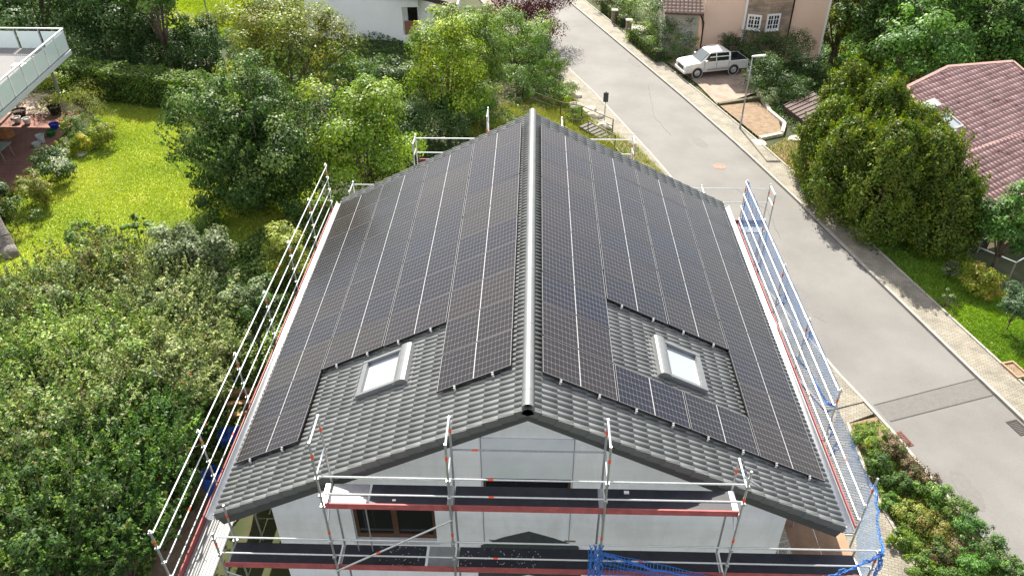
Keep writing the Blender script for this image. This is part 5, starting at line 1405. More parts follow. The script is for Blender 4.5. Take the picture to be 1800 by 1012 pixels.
# parking pad, terraces and curved wall right of the road
drape('driveway', [(1172, 112), (1205, 88), (1318, 110), (1330, 165), (1262, 188), (1225, 150)], .12, PAVER2)
drape('soil', [(1265, 190), (1332, 183), (1368, 215), (1372, 236), (1332, 244)], .16, SOIL)
pw = [at_g(*p) for p in [(1312, 128), (1322, 150), (1340, 178), (1352, 200), (1378, 222), (1374, 238)]]
mb = MB()
for a, b_ in zip(pw[:-1], pw[1:]): mb.beam((a[0], a[1], a[2] - .3), (b_[0], b_[1], b_[2] - .3), .22, 1.15)
mb.beam((pw[-1][0], pw[-1][1], pw[-1][2] - .35), tuple(at_g(1335, 246) - np.array([0, 0, .35])), .25, 1.1)
o = mb.build('garden_wall', LIME); recenter(o, pw[0]); tag(o, 'curved pale stone retaining wall around the parking pad and soil terrace', 'wall')
a, b_ = at_g(1262, 188), at_g(1335, 176)
o = MB().beam((a[0], a[1], a[2] + .1), (b_[0], b_[1], b_[2] + .1), .25, .35).build('garden_wall', mat('mossy_stone', (0.13, .12, .07), .95, noise=(6, .5, 9))); recenter(o, a); tag(o, 'low mossy edging stone between parking pad and soil terrace', 'wall')
rock(at_g(1335, 252, .05), .55, 'flat pale slab lying at the lower end of the curved wall', None, LIME, .25)
rock(at_g(1398, 245, .05), .5, 'pale boulder at the soil left of the conifers', None, LIME, .4)
for i, (px, py, lb) in enumerate(((1079, 42, 'upper stone gate pillar between the low hedges'), (1104, 60, 'lower stone gate pillar next to the concrete step'))):
    B = at_g(px, py); r = empty('gate_pillar', B, lb, 'gate pillar', 'gate pillars')
    MB().box(-.22, .22, -.22, .22, -.2, 1.1).build('shaft', STONE, r); MB().box(-.27, .27, -.27, .27, 1.1, 1.19).build('cap', KERB, r)
drape('path', [(1085, 48), (1098, 42), (1140, 50), (1125, 62), (1098, 62)], .12, mat('pale_slab', (0.45, .42, .38), .9, noise=(3, .2)))
# planter box on the right verge
B = at_g(1781, 655); r = empty('planter', B, 'rectangular stone planter with dark soil on the grass at the right', 'planter', rz=rad(15))
MB().box(-.28, .28, -.45, -.39, -.05, .22).box(-.28, .28, .39, .45, -.05, .22).box(-.28, -.22, -.39, .39, -.05, .22).box(.22, .28, -.39, .39, -.05, .22).build('box', mat('pale_terracotta', (.42, .26, .18), .85, noise=(9, .2)), r)
MB().box(-.22, .22, -.39, .39, -.04, .15).build('soil', SOIL, r)

# ================================================================ PICKUP TRUCK
SILVER = mat('silver_paint', (0.66, 0.67, 0.67), 0.3, 0.25, coat=.8)
TYRE = mat('tyre_rubber', (0.015, 0.015, 0.016), .8); RIM = mat('alloy_rim', (.6, .6, .6), .3, .8)
fw, rw = at_z(1227, 137, -10.86), at_z(1286, 131, -10.86)
ctr = (fw + rw) / 2; hd_ = math.atan2(fw[1] - rw[1], fw[0] - rw[0])
nside = Vector((math.cos(hd_), math.sin(hd_), 0)).cross(Vector((0, 0, 1)))      # right hand side of the car
away = np.array([-math.sin(hd_), math.cos(hd_)]); 
if away[1] < 0: away = -away
truck = empty('pickup_truck', (ctr[0] + away[0] * .8, ctr[1] + away[1] * .8, -10.85), 'silver double cab pickup parked on the paved pad beside the pink house', 'pickup truck', rz=hd_)
def loft(mb, secs, mi=0):
    """secs: list of (x, [(y,z)...]) closed loops with equal counts"""
    n_ = len(secs[0][1]); vs = [(x, y, z) for x, lp in secs for y, z in lp]
    fs = [tuple(range(n_ - 1, -1, -1)), tuple((len(secs) - 1) * n_ + i for i in range(n_))]
    for i in range(len(secs) - 1):
        for j in range(n_): fs.append((i * n_ + j, i * n_ + (j + 1) % n_, (i + 1) * n_ + (j + 1) % n_, (i + 1) * n_ + j))
    return mb.add(vs, fs, mi)
def sec(w, z0, z1, tw=None):
    tw = tw or w * .93; return [(-w, z0), (w, z0), (w + .02, (z0 + z1) / 2), (tw, z1), (-tw, z1), (-w - .02, (z0 + z1) / 2)]
body = MB()
loft(body, [(2.42, sec(.80, .46, .84)), (2.36, sec(.86, .40, .95)), (2.0, sec(.88, .40, 1.02)), (1.25, sec(.89, .40, 1.08)), (.95, sec(.89, .40, 1.10)), (-1.05, sec(.89, .40, 1.10))])
body.box(-2.4, -1.05, -.89, -.80, .42, 1.05).box(-2.4, -1.05, .80, .89, .42, 1.05).box(-2.46, -2.4, -.89, .89, .42, 1.05).box(-2.4, -1.05, -.80, .80, .42, .58)
bo = body.build('body', SILVER, truck, bevel=.015)
cabm = MB(); loft(cabm, [(1.22, [(-.80, 1.06), (.80, 1.06), (.78, 1.10), (.72, 1.12), (-.72, 1.12), (-.78, 1.10)]), (.55, [(-.82, 1.06), (.82, 1.06), (.74, 1.4), (.63, 1.66), (-.63, 1.66), (-.74, 1.4)]), (.35, [(-.82, 1.06), (.82, 1.06), (.74, 1.4), (.63, 1.72), (-.63, 1.72), (-.74, 1.4)]),
            (-.85, [(-.82, 1.06), (.82, 1.06), (.74, 1.4), (.63, 1.72), (-.63, 1.72), (-.74, 1.4)]), (-1.08, [(-.82, 1.06), (.82, 1.06), (.74, 1.4), (.64, 1.62), (-.64, 1.62), (-.74, 1.4)])])
cb = cabm.build('cab', SILVER, truck, bevel=.02)
for s in (-1, 1):
    def sp(x, z): t = (z - 1.06) / .66; return (x, s * (.83 - .19 * t + .006), z)
    for q in ([(1.0, 1.12), (.10, 1.12), (.10, 1.64), (.52, 1.64)], [(.02, 1.12), (-.90, 1.12), (-.93, 1.55), (-.88, 1.64), (.02, 1.64)]):
        gl = MB(); vs = [sp(*p) for p in q]; vi = [(p[0], p[1] - s * .02, p[2]) for p in vs]; k = len(q); gl.add(vs + vi, [tuple(range(k)), tuple(range(2 * k - 1, k - 1, -1))] + [(i, (i + 1) % k, k + (i + 1) % k, k + i) for i in range(k)]); gl.build('side_window', DARKGLASS, truck)
ws = [(1.22, -.70, 1.135), (1.22, .70, 1.135), (.60, .60, 1.655), (.60, -.60, 1.655)]
MB().add([(p[0] + .015, p[1], p[2] + .012) for p in ws] + [(p[0] - .02, p[1], p[2] - .02) for p in ws], [(0, 1, 2, 3), (7, 6, 5, 4), (0, 4, 5, 1), (1, 5, 6, 2), (2, 6, 7, 3), (3, 7, 4, 0)]).build('windscreen', mat('windscreen_glass', (.10, .12, .13), .06, spec=.8), truck)
MB().box(-2.395, -1.055, -.795, .795, .585, .62).box(-2.395, -1.055, -.798, -.78, .62, 1.06).box(-2.395, -1.055, .78, .798, .62, 1.06).box(-2.398, -2.38, -.78, .78, .62, 1.06).box(-1.06, -1.045, -.78, .78, .62, 1.06).build('bed_liner', mat('black_liner', (.02, .02, .022), .8), truck)
MB().tube((-.55, -.55, 1.76), (-.55, .55, 1.76), .02).tube((.3, -.62, 1.77), (-.8, -.62, 1.77), .018).tube((.3, .62, 1.77), (-.8, .62, 1.77), .018).build('roof_rail', SILVER, truck)
MB().box(2.36, 2.5, -.84, .84, .36, .55).box(-2.56, -2.46, -.84, .84, .40, .56).build('bumper', SILVER, truck, bevel=.03)
MB().box(2.405, 2.44, -.46, .46, .6, .84).build('grille', mat('dark_grille', (.03, .03, .03), .5), truck)
for s in (-1, 1):
    MB().box(2.30, 2.435, *sorted((s * .5, s * .82)), .66, .86).build('headlight', mat('lamp_glass', (.7, .72, .74), .1), truck)
    MB().box(-2.475, -2.45, *sorted((s * .74, s * .88)), .68, .95).build('tail_light', mat('red_lens', (.4, .02, .02), .2), truck)
    MB().box(.82, .98, *sorted((s * .86, s * 1.06)), 1.1, 1.26).build('mirror', SILVER, truck, bevel=.02)
    MB().box(.045, .06, *sorted((s * .892, s * .912)), .5, 1.08).box(1.0, 1.012, *sorted((s * .892, s * .912)), .55, 1.08).box(-.93, -.915, *sorted((s * .892, s * .912)), .6, 1.08).build('door_gap', mat('black_void', (0.01, 0.01, 0.01), 1), truck)
    MB().box(-.95, .75, *sorted((s * .885, s * .915)), .50, .62).build('trim_strip', mat('grey_trim', (.3, .3, .3), .6), truck)
    for x in (1.5, -1.35):
        wh = MB().lathe((x, s * .70, .38), [(.22, -.0), (.36, .0), (.385, .04), (.385, .18), (.36, .22), (.22, .22)], 24, ax=(0, s, 0)).build('wheel', TYRE, truck)
        rm = MB().lathe((x, s * .70, .36), [(.225, .19), (.20, .16), (.06, .20), (0, .21)], 20, ax=(0, s, 0))
        for k in range(6):
            t = k * math.pi / 3; rm.beam((x + .05 * math.cos(t), s * .905, .36 + .05 * math.sin(t)), (x + .21 * math.cos(t), s * .90, .36 + .21 * math.sin(t)), .05, .03, (0, 1, 0))
        rm.build('rim', RIM, wh)
        MB().lathe((x, s * .895, .38), [(.37, 0), (.43, 0), (.43, .03), (.37, .03)], 24, ax=(0, s, 0)).build('wheel_arch', mat('grey_trim', (.3, .3, .3), .6), truck)

# ================================================================ NEIGHBOURING BUILDINGS
def tiled_polygon(corners, material, name, parent, origin, gauge=.34, pitch=.3, rib=.05, step=.04, thick=.12):
    """corners: coplanar world points of a roof face, first two = its eave; real tile relief clipped to the outline"""
    A, B = Vector(corners[0]), Vector(corners[1]); ux = (B - A).normalized(); nrm = ux.cross(Vector(corners[2]) - A).normalized()
    if nrm.z < 0: nrm = -nrm
    up = nrm.cross(ux).normalized()
    if up.z < 0: up = -up
    uv = [((Vector(c) - A).dot(ux), (Vector(c) - A).dot(up)) for c in corners]
    u0, u1 = min(p[0] for p in uv), max(p[0] for p in uv); v1 = max(p[1] for p in uv)
    Vt, Q, Cc = tile_slab(v1 + .02, u1 - u0, gauge, pitch, step, rib, var=.18)
    # slab x down slope from the top
    W = A + Vector((0, 0, 0)); Wp = np.array(A)[None] + np.array(up)[None] * (v1 - Vt[:, :1]) + np.array(ux)[None] * (u0 + Vt[:, 1:2]) + np.array(nrm)[None] * (Vt[:, 2:3] + .02)
    o = np_mesh(name, Wp, Q, material, Cc)
    bm = bmesh.new(); bm.from_mesh(o.data); cen = sum((Vector(c) for c in corners), Vector()) / len(corners)
    for i in range(len(corners)):
        p, q = Vector(corners[i]), Vector(corners[(i + 1) % len(corners)]); e = (q - p).normalized(); no = e.cross(nrm)
        if (cen - p).dot(no) > 0: no = -no
        bmesh.ops.bisect_plane(bm, geom=bm.verts[:] + bm.edges[:] + bm.faces[:], plane_co=p, plane_no=no, clear_outer=True)
    bm.to_mesh(o.data); bm.free()
    o.data.transform(Matrix.Translation(-Vector(origin))); o.parent = parent
    k = len(corners); mb = MB().add([Vector(c) + nrm * .0 - Vector(origin) for c in corners] + [Vector(c) - nrm * thick - Vector(origin) for c in corners], [tuple(range(k)), tuple(range(2 * k - 1, k - 1, -1))] + [(i, (i + 1) % k, k + (i + 1) % k, k + i) for i in range(k)])
    mb.build('roof_board', mat('roof_board', (.12, .07, .06), .9), parent)
    return o, nrm, ux, up
PINK = mat('peach_plaster', (0.74, 0.54, 0.43), 0.9, noise=(.8, .05, 8), bump=(50, .15))
PINK2 = mat('ochre_plaster', (0.62, 0.46, 0.27), 0.9, noise=(.8, .06, 8))
def put(mb, name, mats, root, **k): return fin(mb, name, mats, root, **k)
# red roofed house
A = Vector(at_z(1704, 387, -9.0)); Br = Vector(at_z(1800, 342, -9.0)); e_ = (Br - A).normalized(); B2 = A + e_ * 12; nl = Vector((-e_.y, e_.x, 0)); slope_ = math.tan(rad(20))
def onroof(px, py):
    d = Vector(ray(px, py)); n_ = Vector((-nl.x * slope_, -nl.y * slope_, 1)).normalized(); t = (A - Vector(CAM)).dot(n_) / d.dot(n_); return Vector(CAM) + d * t
Cc_, Dd, Ee = onroof(1665, 119), onroof(1775, 110), onroof(1594, 154)
D2 = Dd + (Dd - Cc_).normalized() * 0.2
rh = empty('red_roofed_house', (A.x + 4, A.y + 4, gz(A.x + 4, A.y + 4)), 'peach house with a large weathered red tiled roof at the right', 'house')
B3 = onroof(1860, 320); B3 = A + e_ * (B3 - A).dot(e_); F3 = onroof(1850, 170)
ro, nrm_, ux_, up_ = tiled_polygon([A, A + e_ * ((F3 - A).dot(e_)), F3, D2, Cc_, Ee], REDTILE, 'roof', rh, rh.location, .36, .30, .055, .035)
def rbeam(p, q, w, h, name, material, lift=.06): put(MB().beam(p + nrm_ * lift, q + nrm_ * lift, w, h, nrm_), name, material, rh)
RIDGE = mat('pinkish_ridge_tile', (.42, .25, .22), .75, noise=(6, .3))
rbeam(Cc_, D2, .17, .10, 'ridge_tiles', RIDGE); rbeam(D2, F3, .17, .10, 'ridge_tiles', RIDGE); rbeam(Ee, Cc_, .16, .10, 'ridge_tiles', RIDGE); rbeam(A, Ee, .14, .10, 'verge_tiles', RIDGE)
put(MB().beam(onroof(1700, 267), onroof(1830, 226), .18, .16, nrm_), 'snow_ridge', RIDGE, rh)
# solid house body under the roof, built from its outline
inn = [A + e_ * .4 + nl * .5, A + e_ * 9 + nl * .5, F3 - e_ * .5 - nl * 1.0, Cc_ + Vector((0, 0, 0)) - nl * .5, Ee + (Cc_ - Ee) * .1 - nl * .4]
def roofh(p): return A.z + (Vector((p.x, p.y, 0)) - Vector((A.x, A.y, 0))).dot(nl) * slope_ - .2
put(MB().prism([(p.x, p.y) for p in inn], [-13.5] * 5, [roofh(p) for p in inn]), 'wall', PINK2, rh)
put(MB().tube(A + e_ * .1 - nl * .06 + Vector((0, 0, -.1)), A + e_ * 9 - nl * .06 + Vector((0, 0, -.1)), .06), 'gutter', mat('brown_gutter', (.10, .05, .04), .5), rh)
q = A + e_ * .38 + nl * .42
put(MB().tube((q.x, q.y, -13.4), (q.x, q.y, A.z - .35), .045).tube((q.x, q.y, A.z - .35), tuple(A + e_ * .3 - nl * .05 + Vector((0, 0, -.15))), .045), 'downpipe', mat('brown_gutter', (.10, .05, .04), .5), rh)
for (px, py) in ((1632, 188), (1668, 217)):
    c = onroof(px, py); f = MB(); Mr = Matrix(((ux_.x, up_.x, nrm_.x, c.x), (ux_.y, up_.y, nrm_.y, c.y), (ux_.z, up_.z, nrm_.z, c.z), (0, 0, 0, 1)))
    if px == 1632: f.box(-.65, .65, -.28, .28, 0, .22)
    else: f.box(-.45, .45, -.55, -.45, .0, .2).box(-.45, .45, .45, .55, 0, .2).box(-.45, -.35, -.45, .45, 0, .2).box(.35, .45, -.45, .45, 0, .2)
    f.v = [tuple(Mr @ Vector(v)) for v in f.v]; s_o = put(f, 'roof_window', mat('pale_roof_window', (.5, .5, .47), .4, .3), rh)
    if px != 1632:
        g = MB().box(-.35, .35, -.45, .45, .08, .14); g.v = [tuple(Mr @ Vector(v) - rh.location) for v in g.v]; g.build('pane', BLIND, s_o)
# glazed side porch and window below the eave
p0 = A + e_ * .9 + nl * .42
for k in range(3):
    x = p0 + e_ * (1.1 * k)
    fr_ = MB().beam(x + Vector((0, 0, -2.4)), x + e_ * .9 + Vector((0, 0, -2.4)), .06, 1.9, (0, 0, 1)); wnd = put(fr_, 'window', mat('grey_frame', (.35, .36, .37), .5), rh)
    g = MB().beam(x + e_ * .08 - nl * .05 + Vector((0, 0, -2.4)) , x + e_ * .82 - nl * .05 + Vector((0, 0, -2.4)), .02, 1.7); g.v = [tuple(Vector(v) - rh.location) for v in g.v]; g.build('pane', DARKGLASS, wnd)
# pergola frame in front
pg = empty('pergola', (p0.x, p0.y, -12.4), 'thin grey metal frame standing before the peach wall', 'pergola')
qs_ = [p0 - nl * .6, p0 - nl * .6 + e_ * 3, p0 - nl * 2.6 + e_ * .3, p0 - nl * 2.6 + e_ * 3.2]
for q in qs_: fin(MB().tube((q.x, q.y, -12.6), (q.x, q.y, -10.6), .03), 'post', STEEL, pg)
for i, j in ((0, 1), (2, 3), (0, 2), (1, 3)): fin(MB().tube((qs_[i].x, qs_[i].y, -10.6), (qs_[j].x, qs_[j].y, -10.6), .03), 'bar', STEEL, pg)

# pink house
yp = 49.0
def X_(px, py=40, y=None): return float(at_y(px, py, yp if y is None else y)[0])
ph = empty('pink_house', (17.5, yp + 4, -11), 'tall pink rendered house with a stone bay and two small white windows', 'house')
x0, x1, x2, x3, x4 = X_(1236), X_(1308), X_(1345), X_(1386), X_(1450)
put(MB().box(x0, x1, yp, yp + 9, -11.6, -2.5).box(x3, x4, yp, yp + 9, -11.6, -2.5), 'wall', PINK, ph)
bay = [(x1 + .002, yp + 1), (x1 + .002, yp - .25), (x2, yp - .75), (x3 - .002, yp - .25), (x3 - .002, yp + 1)]
put(MB().prism(bay, -11.6, -2.5), 'bay', STONE, ph)
fins(MB().box(x4, x4 + .14, yp - .04, yp + .2, -11.6, -2.5).box(x1 - .12, x1 - .0, yp - .30, yp - .002, -11.6, -2.5), 'corner_trim', WHITEF, ph)
put(MB().tube((x3 + .12, yp - .07, -11), (x3 + .12, yp - .07, -2.5), .05), 'downpipe', mat('black_pipe', (.02, .02, .02), .5), ph)
put(MB().tube((x0 + .03, yp - .09, -11), (x0 + .03, yp - .09, -8.6), .06).tube((x0 + .03, yp - .09, -8.6), (x0 - .35, yp - .3, -7.9), .06), 'downpipe', mat('black_pipe', (.02, .02, .02), .5), ph)
for (pa, pb, ta, tb, py0, py1) in ((1313, 1338, x1, x2, 26, 52), (1347, 1370, x2, x3, 25, 53)):
    # window on the slanted bay face
    P0 = Vector((x1, yp - .25, 0)) if ta == x1 else Vector((x2, yp - .75, 0)); P1 = Vector((x2, yp - .75, 0)) if ta == x1 else Vector((x3, yp - .25, 0))
    d = (P1 - P0).normalized(); nn = Vector((d.y, -d.x, 0))
    if nn.y > 0: nn = -nn
    def onface(px, py):
        r_ = Vector(ray(px, py)); t = (P0 - Vector(CAM)).dot(nn) / r_.dot(nn); return Vector(CAM) + r_ * t
    a = onface(pa, (py0 + py1) / 2); b_ = onface(pb, (py0 + py1) / 2); zt, zb = onface((pa + pb) / 2, py0).z, onface((pa + pb) / 2, py1).z
    a.z = b_.z = 0; w_ = (b_ - a).length; f = MB()
    def fb(u0, u1, z0, z1, o0, o1, target):
        vs = [a + d * u + nn * o_ + Vector((0, 0, z)) for z in (z0, z1) for o_ in (o0, o1) for u in (u0, u1)]
        target.add(vs, [(0, 2, 3, 1), (4, 5, 7, 6), (0, 1, 5, 4), (2, 6, 7, 3), (0, 4, 6, 2), (1, 3, 7, 5)])
    fb(0, .13, zb, zt, .005, .06, f); fb(w_ - .13, w_, zb, zt, .005, .06, f); fb(.13, w_ - .13, zb, zb + .13, .005, .06, f); fb(.13, w_ - .13, zt - .13, zt, .005, .06, f); fb(w_ / 2 - .05, w_ / 2 + .05, zb + .13, zt - .13, .005, .055, f)
    for k in (1, 2): zz = zb + (zt - zb) * k / 3; fb(.13, w_ / 2 - .05, zz - .02, zz + .02, .025, .05, f); fb(w_ / 2 + .05, w_ - .13, zz - .02, zz + .02, .025, .05, f)
    for k in (.29, .71): fb(w_ * k - .02, w_ * k + .02, zb + .13, zt - .13, .03, .052, f)
    wnd = put(f, 'window', WHITEF, ph)
    g = MB(); fb(.13, w_ - .13, zb + .13, zt - .13, .006, .022, g); g.v = [tuple(Vector(v) - ph.location) for v in g.v]; g.build('pane', DARKGLASS, wnd)
    s_ = MB(); fb(-.05, w_ + .05, zb - .08, zb - .002, .0, .14, s_); s_.v = [tuple(Vector(v) - ph.location) for v in s_.v]; s_.build('sill', WHITEF, wnd)
# lower side wing with tiled roof left of the pink house
WG = mat('grey_beige_plaster', (.36, .34, .28), .9, noise=(1, .1))
q0, q1 = at_z(1238, 26, -7.6), at_z(1262, 2, -7.6)
ev = Vector((q1[0] - q0[0], q1[1] - q0[1], 0)).normalized(); lf = Vector((-1, 0.12, 0)).normalized()
cor = [Vector(q0) + lf * .0, Vector(q0) + lf * 2.9]
wing_roof = [Vector(q0) - Vector((0, .0, 0)), Vector(q0) + lf * 2.9, Vector(q0) + lf * 2.9 + Vector((0, 5, 2.2)), Vector(q0) + Vector((0, 5, 2.2))]
tiled_polygon(wing_roof, mat('pinkish_grey_roof_tile', (.27, .2, .17), .8, noise=(6, .45, 8)), 'roof', ph, ph.location, .36, .3, .05, .03)
wx = float(q0[0]); wy = float(q0[1])
put(MB().box(wx - 2.7, wx - .15, wy + .7, wy + 5, -11.5, -7.75), 'side_wing', WG, ph)
sw = put(MB().box(wx - 1.6, wx - .7, wy + .66, wy + .70, -10.0, -8.9), 'window', mat('grey_frame', (.35, .36, .37), .5), ph)

# brown garden shed roof
c0, c1, c2, c3 = at_g(1378, 186, .6), at_g(1415, 214, .6), at_g(1470, 190, 1.0), at_g(1430, 162, 1.0)
sh = empty('garden_shed', at_g(1410, 205), 'low shed with a dark brown boarded roof behind the garden wall', 'shed')
pl = [Vector(c) for c in (c0, c1, c2, c3)]
put(MB().add([p for p in pl] + [p - Vector((0, 0, .12)) for p in pl], [(0, 1, 2, 3), (7, 6, 5, 4), (0, 4, 5, 1), (1, 5, 6, 2), (2, 6, 7, 3), (3, 7, 4, 0)]), 'roof', mat('dark_brown_roof', (.06, .03, .025), .7, noise=(5, .3)), sh)
for i in range(7):
    a, b_ = pl[0].lerp(pl[1], i / 6), pl[3].lerp(pl[2], i / 6); put(MB().beam(a + Vector((0, 0, .03)), b_ + Vector((0, 0, .03)), .06, .05), 'batten', mat('dark_brown_roof', (.06, .03, .025)), sh)
put(MB().prism([(p.x, p.y) for p in pl], [gz(p.x, p.y) - .3 for p in pl], [p.z - .13 for p in pl]), 'wall', mat('dark_wood', (.05, .03, .02), .8), sh)

# white house at the top
yw = 40.0
wh = empty('white_house', (-12, yw + 4, gz(-12, yw)), 'white rendered house with a dark wooden roof edge at the top', 'house')
wx0, wx1 = X_(540, 40, yw), X_(737, 40, yw)
oz0, oz1 = float(at_y(720, 62, yw)[2]), float(at_y(720, 13, yw)[2]); ox0 = X_(708, 40, yw)
put(MB().box(wx0, ox0, yw, yw + 8, -9, 1.0).box(ox0, wx1, yw, yw + 8, -9, oz0).box(ox0, wx1, yw + 1.2, yw + 8, oz0, 1.0).box(ox0, wx1, yw, yw + 1.2, oz1, 1.0), 'wall', mat('cool_white_plaster', (.88, .90, .92), .9, noise=(.9, .05)), wh)
put(MB().box(ox0 + .1, wx1 - .1, yw + .06, yw + .14, oz0, oz0 + .9), 'balcony_boards', mat('reddish_wood', (.25, .12, .07), .7, noise=(9, .4)), wh)
put(MB().box(ox0 + .2, wx1 - .25, yw + 1.15, yw + 1.19, oz0 + .1, oz1 - .3), 'pane', DARKGLASS, wh)
DW = mat('dark_stained_wood', (.05, .03, .02), .7, noise=(6, .3))
ra, rb = at_z(700, -6, 0), at_z(790, 14, -2.2)
rfz = float(at_y(735, 8, yw - .8)[2])
put(MB().add([(ox0 - 1.0, yw - .9, rfz + .9), (wx1 + 2.6, yw - .9, rfz - .25), (wx1 + 2.6, yw + 8, rfz - .25), (ox0 - 1.0, yw + 8, rfz + .9), (ox0 - 1.0, yw - .9, rfz + 1.2), (wx1 + 2.6, yw - .9, rfz + .05), (wx1 + 2.6, yw + 8, rfz + .05), (ox0 - 1.0, yw + 8, rfz + 1.2)], [(3, 2, 1, 0), (4, 5, 6, 7), (0, 1, 5, 4), (2, 3, 7, 6), (1, 2, 6, 5), (3, 0, 4, 7)]), 'roof', DW, wh)
put(MB().beam((wx1 + 2.64, yw - .9, rfz - .1), (wx1 + 2.64, yw + 8, rfz - .1), .08, .3), 'barge_board', WHITEF, wh)
# dark canopy above the left end (seen through the leaves)
# balcony building on the left
bh = empty('balcony_terrace', (-27, 29, gz(-27, 29)), 'raised grey balcony with frosted glass railing at the left edge', 'balcony')
bz = -3.75; K = Vector(at_z(122, 86, bz)); Lf = Vector((-1, .015, 0)).normalized(); Nf = (Vector(at_z(0, 196, bz)) - K); Nf.z = 0; Nf.normalize()
O3 = [K, K + Lf * 8, K + Lf * 8 + Nf * 14, K + Nf * 14]
DECKM = mat('balcony_slab_grey', (.17, .167, .168), .8, noise=(2, .08)); WM = mat('pale_balcony_edge', (.62, .64, .66), .5, noise=(3, .05))
put(MB().prism([(p.x, p.y) for p in O3], bz - .05, bz), 'floor', DECKM, bh)
put(MB().beam(K + Vector((0, 0, -.16)), K + Nf * 14 + Vector((0, 0, -.16)), .12, .22).beam(K + Vector((0, 0, -.162)), K + Lf * 8 + Vector((0, 0, -.162)), .12, .22), 'edge_beam', WM, bh)
GLS, gn, gll, gb = nodes_of('frosted_glass')
gb.inputs['Base Color'].default_value = (.78, .87, .86, 1); gb.inputs['Roughness'].default_value = .35; gb.inputs['Alpha'].default_value = .82
for (dr, Ln, nm_) in ((Nf, 13, 'a'), (Lf, 7.5, 'b')):
    k = 0; t = 0.05
    while t < Ln:
        p = K + dr * t
        put(MB().beam(p + Vector((0, 0, -.3)), p + Vector((0, 0, 1.02)), .05, .03, tuple(dr)), 'post', STEEL, bh)
        q = K + dr * min(t + 1.25, Ln + .4)
        put(MB().beam(p + dr * .05 + Vector((0, 0, .46)), q - dr * .05 + Vector((0, 0, .46)), .014, .88), 'glass_panel', GLS, bh)
        t += 1.3
    put(MB().beam(K + Vector((0, 0, 1.06)), K + dr * (Ln + .5) + Vector((0, 0, 1.06)), .09, .05), 'top_rail', WM, bh)
for (px, py) in ((118, 203), (32, 190)):
    b_ = Vector(at_g(px, py)); put(MB().tube(b_ - Vector((0, 0, .1)), Vector((b_.x, b_.y, bz - .06)), .075), 'column', STEEL_D, bh)
put(MB().prism([(p.x, p.y) for p in (K + Lf * 6 + Nf * 1, K + Lf * 12 + Nf * 1, K + Lf * 12 + Nf * 16, K + Lf * 6 + Nf * 16)], -8, bz - .26), 'wall', PLASTER, bh)
# wire chair on the balcony
cc0 = Vector(at_z(38, 128, bz)); ch = empty('wire_chair', cc0, 'small wire chair standing on the grey balcony', 'chair')
c = MB()
for i in range(6): x = -.25 + .1 * i; c.tube((x, -.25, .42), (x, .25, .42), .008).tube((x, .25, .42), (x, .3, .85), .008)
put_ = lambda mb, n_, m_: mb.build(n_, m_, ch)
put_(c, 'seat', STEEL)
c = MB()
for i in range(5): z = .46 + .09 * i; c.tube((-.25, .26, z), (.25, .26, z), .008)
put_(c, 'backrest', STEEL)
for x in (-.24, .24):
    for y in (-.24, .24): put_(MB().tube((x, y, 0), (x, y, .42), .012), 'leg', STEEL)

# ================================================================ SMALL THINGS
def pot(px, py, r, h, col, label, cat, plant=None, inner=True):
    B = at_g(px, py, .06); nm_ = {'plant pot': 'plant_pot', 'bucket': 'bucket', 'bowl': 'bowl'}[cat]
    root = empty(nm_, B, label, cat, 'pots and buckets around the patio')
    MB().lathe((0, 0, 0), [(0, 0), (r * .72, 0), (r, h), (r * 1.06, h), (r * 1.06, h + .02), (r * .93, h + .02), (r * .90, h * .8), (0, h * .78)], 18).build('pot', mat('pot_%s' % str(col), col, .5), root)
    if plant:
        n = 260; P = RNG.normal(size=(n, 3)) * np.array([r * .7, r * .7, r * .8]) + np.array([0, 0, h + r * .9]); N = RNG.normal(size=(n, 3)) + np.array([0, 0, .6]); V = leaves(P, N, .09, .5)
        np_mesh('foliage', V, np.arange(len(V)).reshape(-1, 4), LEAF, np.repeat(pal(plant, n), 4, 0), root)
pot(99, 200, .34, .42, (.012, .012, .014), 'big black pot at the foot of the balcony column', 'plant pot', G_OLIVE)
pot(36, 203, .36, .30, (.06, .035, .025), 'dark brown bowl planter under the balcony', 'plant pot', [(.10, .05, .04), (.05, .04, .02)])
pot(32, 215, .2, .28, (.55, .55, .53), 'white bucket left of its twin under the balcony', 'bucket'); pot(49, 217, .2, .28, (.6, .6, .58), 'white bucket right of its twin under the balcony', 'bucket')
pot(97, 226, .24, .26, (.01, .03, .35), 'blue tub at the patio edge', 'bucket'); pot(91, 238, .24, .22, (.015, .12, .03), 'green tub beside the blue one', 'bucket'); pot(112, 220, .2, .2, (.5, .3, .03), 'yellow pot beside the blue tub', 'plant pot')
pot(74, 250, .2, .38, (.5, .55, .56), 'tall pale bucket at the patio edge', 'bucket'); pot(66, 258, .2, .2, (.45, .48, .5), 'low pale bucket in front of the tall one', 'bucket')
# patio bench table with red-green items
B = at_g(8, 280, .05); tb = empty('garden_table', B, 'low garden table with grey legs on the patio at the left edge', 'table')
MB().box(-.8, .35, -.45, .45, .66, .70).build('tabletop', mat('grey_green_top', (.25, .3, .27), .6), tb)
for x in (-.7, .28):
    for y in (-.38, .38): MB().tube((x, y, 0), (x * .8, y, .66), .02).build('leg', STEEL_D, tb)
B = at_g(10, 240, .05); o = MB().prism([(-.5, -.3), (.3, -.3), (.45, .1), (.1, .4), (-.4, .3)], 0, .32).box(-.2, .15, -.12, .15, .32, .45).build('crate', mat('orange_brown_box', (.38, .17, .07), .8, noise=(7, .6))); o.location = B; tag(o, 'orange-brown crate with red scraps on the patio', 'crate')
# flat stones
rock(at_g(142, 270, .04), .35, 'flat grey stone at the lawn edge below the yellow flowers', None, LIME, .3)
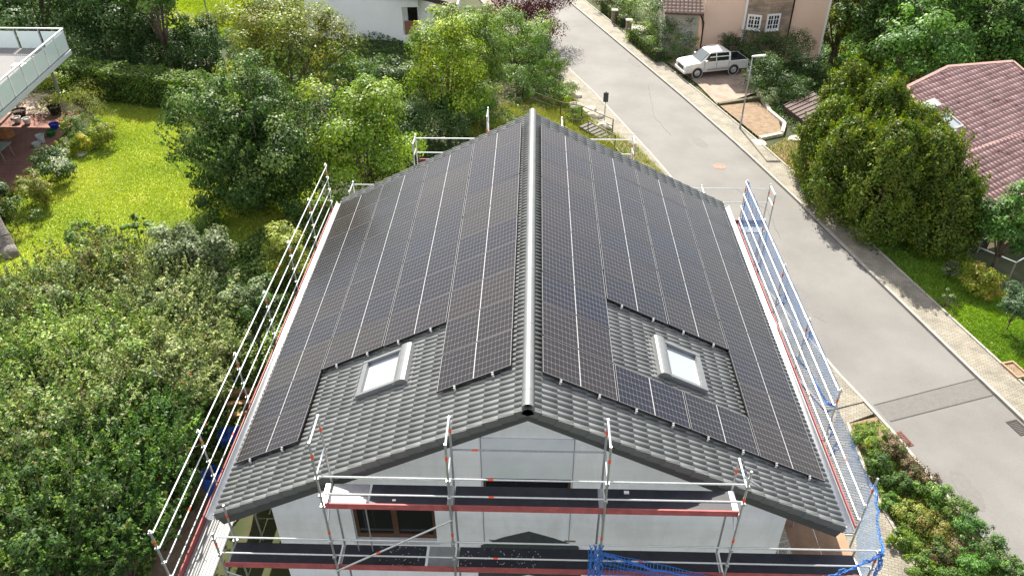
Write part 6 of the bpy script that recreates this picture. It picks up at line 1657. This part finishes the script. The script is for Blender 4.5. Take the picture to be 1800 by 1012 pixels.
# leaning trunk at the left edge
B = Vector(at_g(22, 452)); tr = empty('tree_trunk', B, 'thick grey bare trunk leaning in from the left edge of the lawn', 'tree trunk')
T_ = Vector(at_g(-40, 330, 2.2)) - B
mb = MB(); prev = Vector((0, 0, -.1)); pr = .32
for i in range(1, 9):
    q = T_ * (i / 8) + Vector((random.uniform(-.04, .04), random.uniform(-.04, .04), .15 * math.sin(i / 8 * 3))); r_ = .30 - .012 * i; mb.tube(prev, q, pr, r_, 14, cap=(i in (1, 8))); prev, pr = q, r_
mb.build('trunk', mat('grey_bark', (.17, .15, .14), .95, noise=(8, .45, 9), bump=(12, .9)), tr, smooth=True)
# blue barrels beside the left scaffold
BAR = mat('blue_plastic', (.02, .075, .36), .35)
def barrel(loc, axis, label, open_=False):
    prof = [(0, 0), (.27, 0), (.285, .04), (.29, .28), (.30, .30), (.29, .32), (.29, .58), (.30, .60), (.29, .62), (.285, .86), (.26, .90)]
    prof += [(.25, .90), (.25, .12), (0, .1)] if open_ else [(.25, .885), (0, .885)]
    o = MB().lathe((0, 0, 0), prof, 26, ax=axis).build('barrel', BAR, smooth=True); o.location = loc; tag(o, label, 'barrel', 'blue barrels left of the house')
P = at_g(384, 868, .02); barrel(P, (0, 0, 1), 'blue barrel standing upright and open below the left gutter', True)
P = at_g(398, 768, .3); barrel((P[0] - .2, P[1], P[2]), (1, .15, 0), 'blue barrel lying on its side under the left gutter')
# stacked timber
for i in range(3):
    P = at_g(430, 738 - i * 20, .05); o = MB().box(-.5, .5, -.11, .11, 0, .16).box(-.46, .46, -.09, .09, .165, .30).build('timber', mat('orange_timber', (.42, .24, .10), .75, noise=(5, .4))); o.location = P; o.rotation_euler = (0, 0, .12 + .05 * i)
    tag(o, ['nearest', 'middle', 'farthest'][i] + ' stack of orange timber blocks under the left gutter', 'timber', 'timber blocks beside the left wall')
# white litter and a roller on the black decks
for (x, y, z, s_, lb) in ((-2.62, -1.55, -2.2, .035, 'small white crumb on the upper black deck left of the second post'), (1.98, -1.25, -2.2, .05, 'small pale block on the upper black deck near the wall'), (2.02, -1.68, -2.2, .05, 'small pale block on the upper black deck near the toe board')):
    o = MB().box(-s_, s_, -s_ * .6, s_ * .6, 0, s_ * .8).build('debris', WHITEF, bevel=.005); o.location = (x, y, z); tag(o, lb, 'debris', 'scraps on the scaffold decks')
n = 110; P = np.column_stack([np.concatenate([RNG.uniform(-1.4, .3, 70), RNG.uniform(-3.2, -2.2, 40)]), RNG.uniform(-1.7, -1.18, n), np.full(n, -4.199)])
V = leaves(P, np.tile([0, 0, 1.], (n, 1)) + RNG.normal(size=(n, 3)) * .1, .028, .8)
np_mesh('chippings', V, np.arange(len(V)).reshape(-1, 4), mat('white_chips', (.6, .6, .6), .8)).__setitem__('kind', 'stuff')
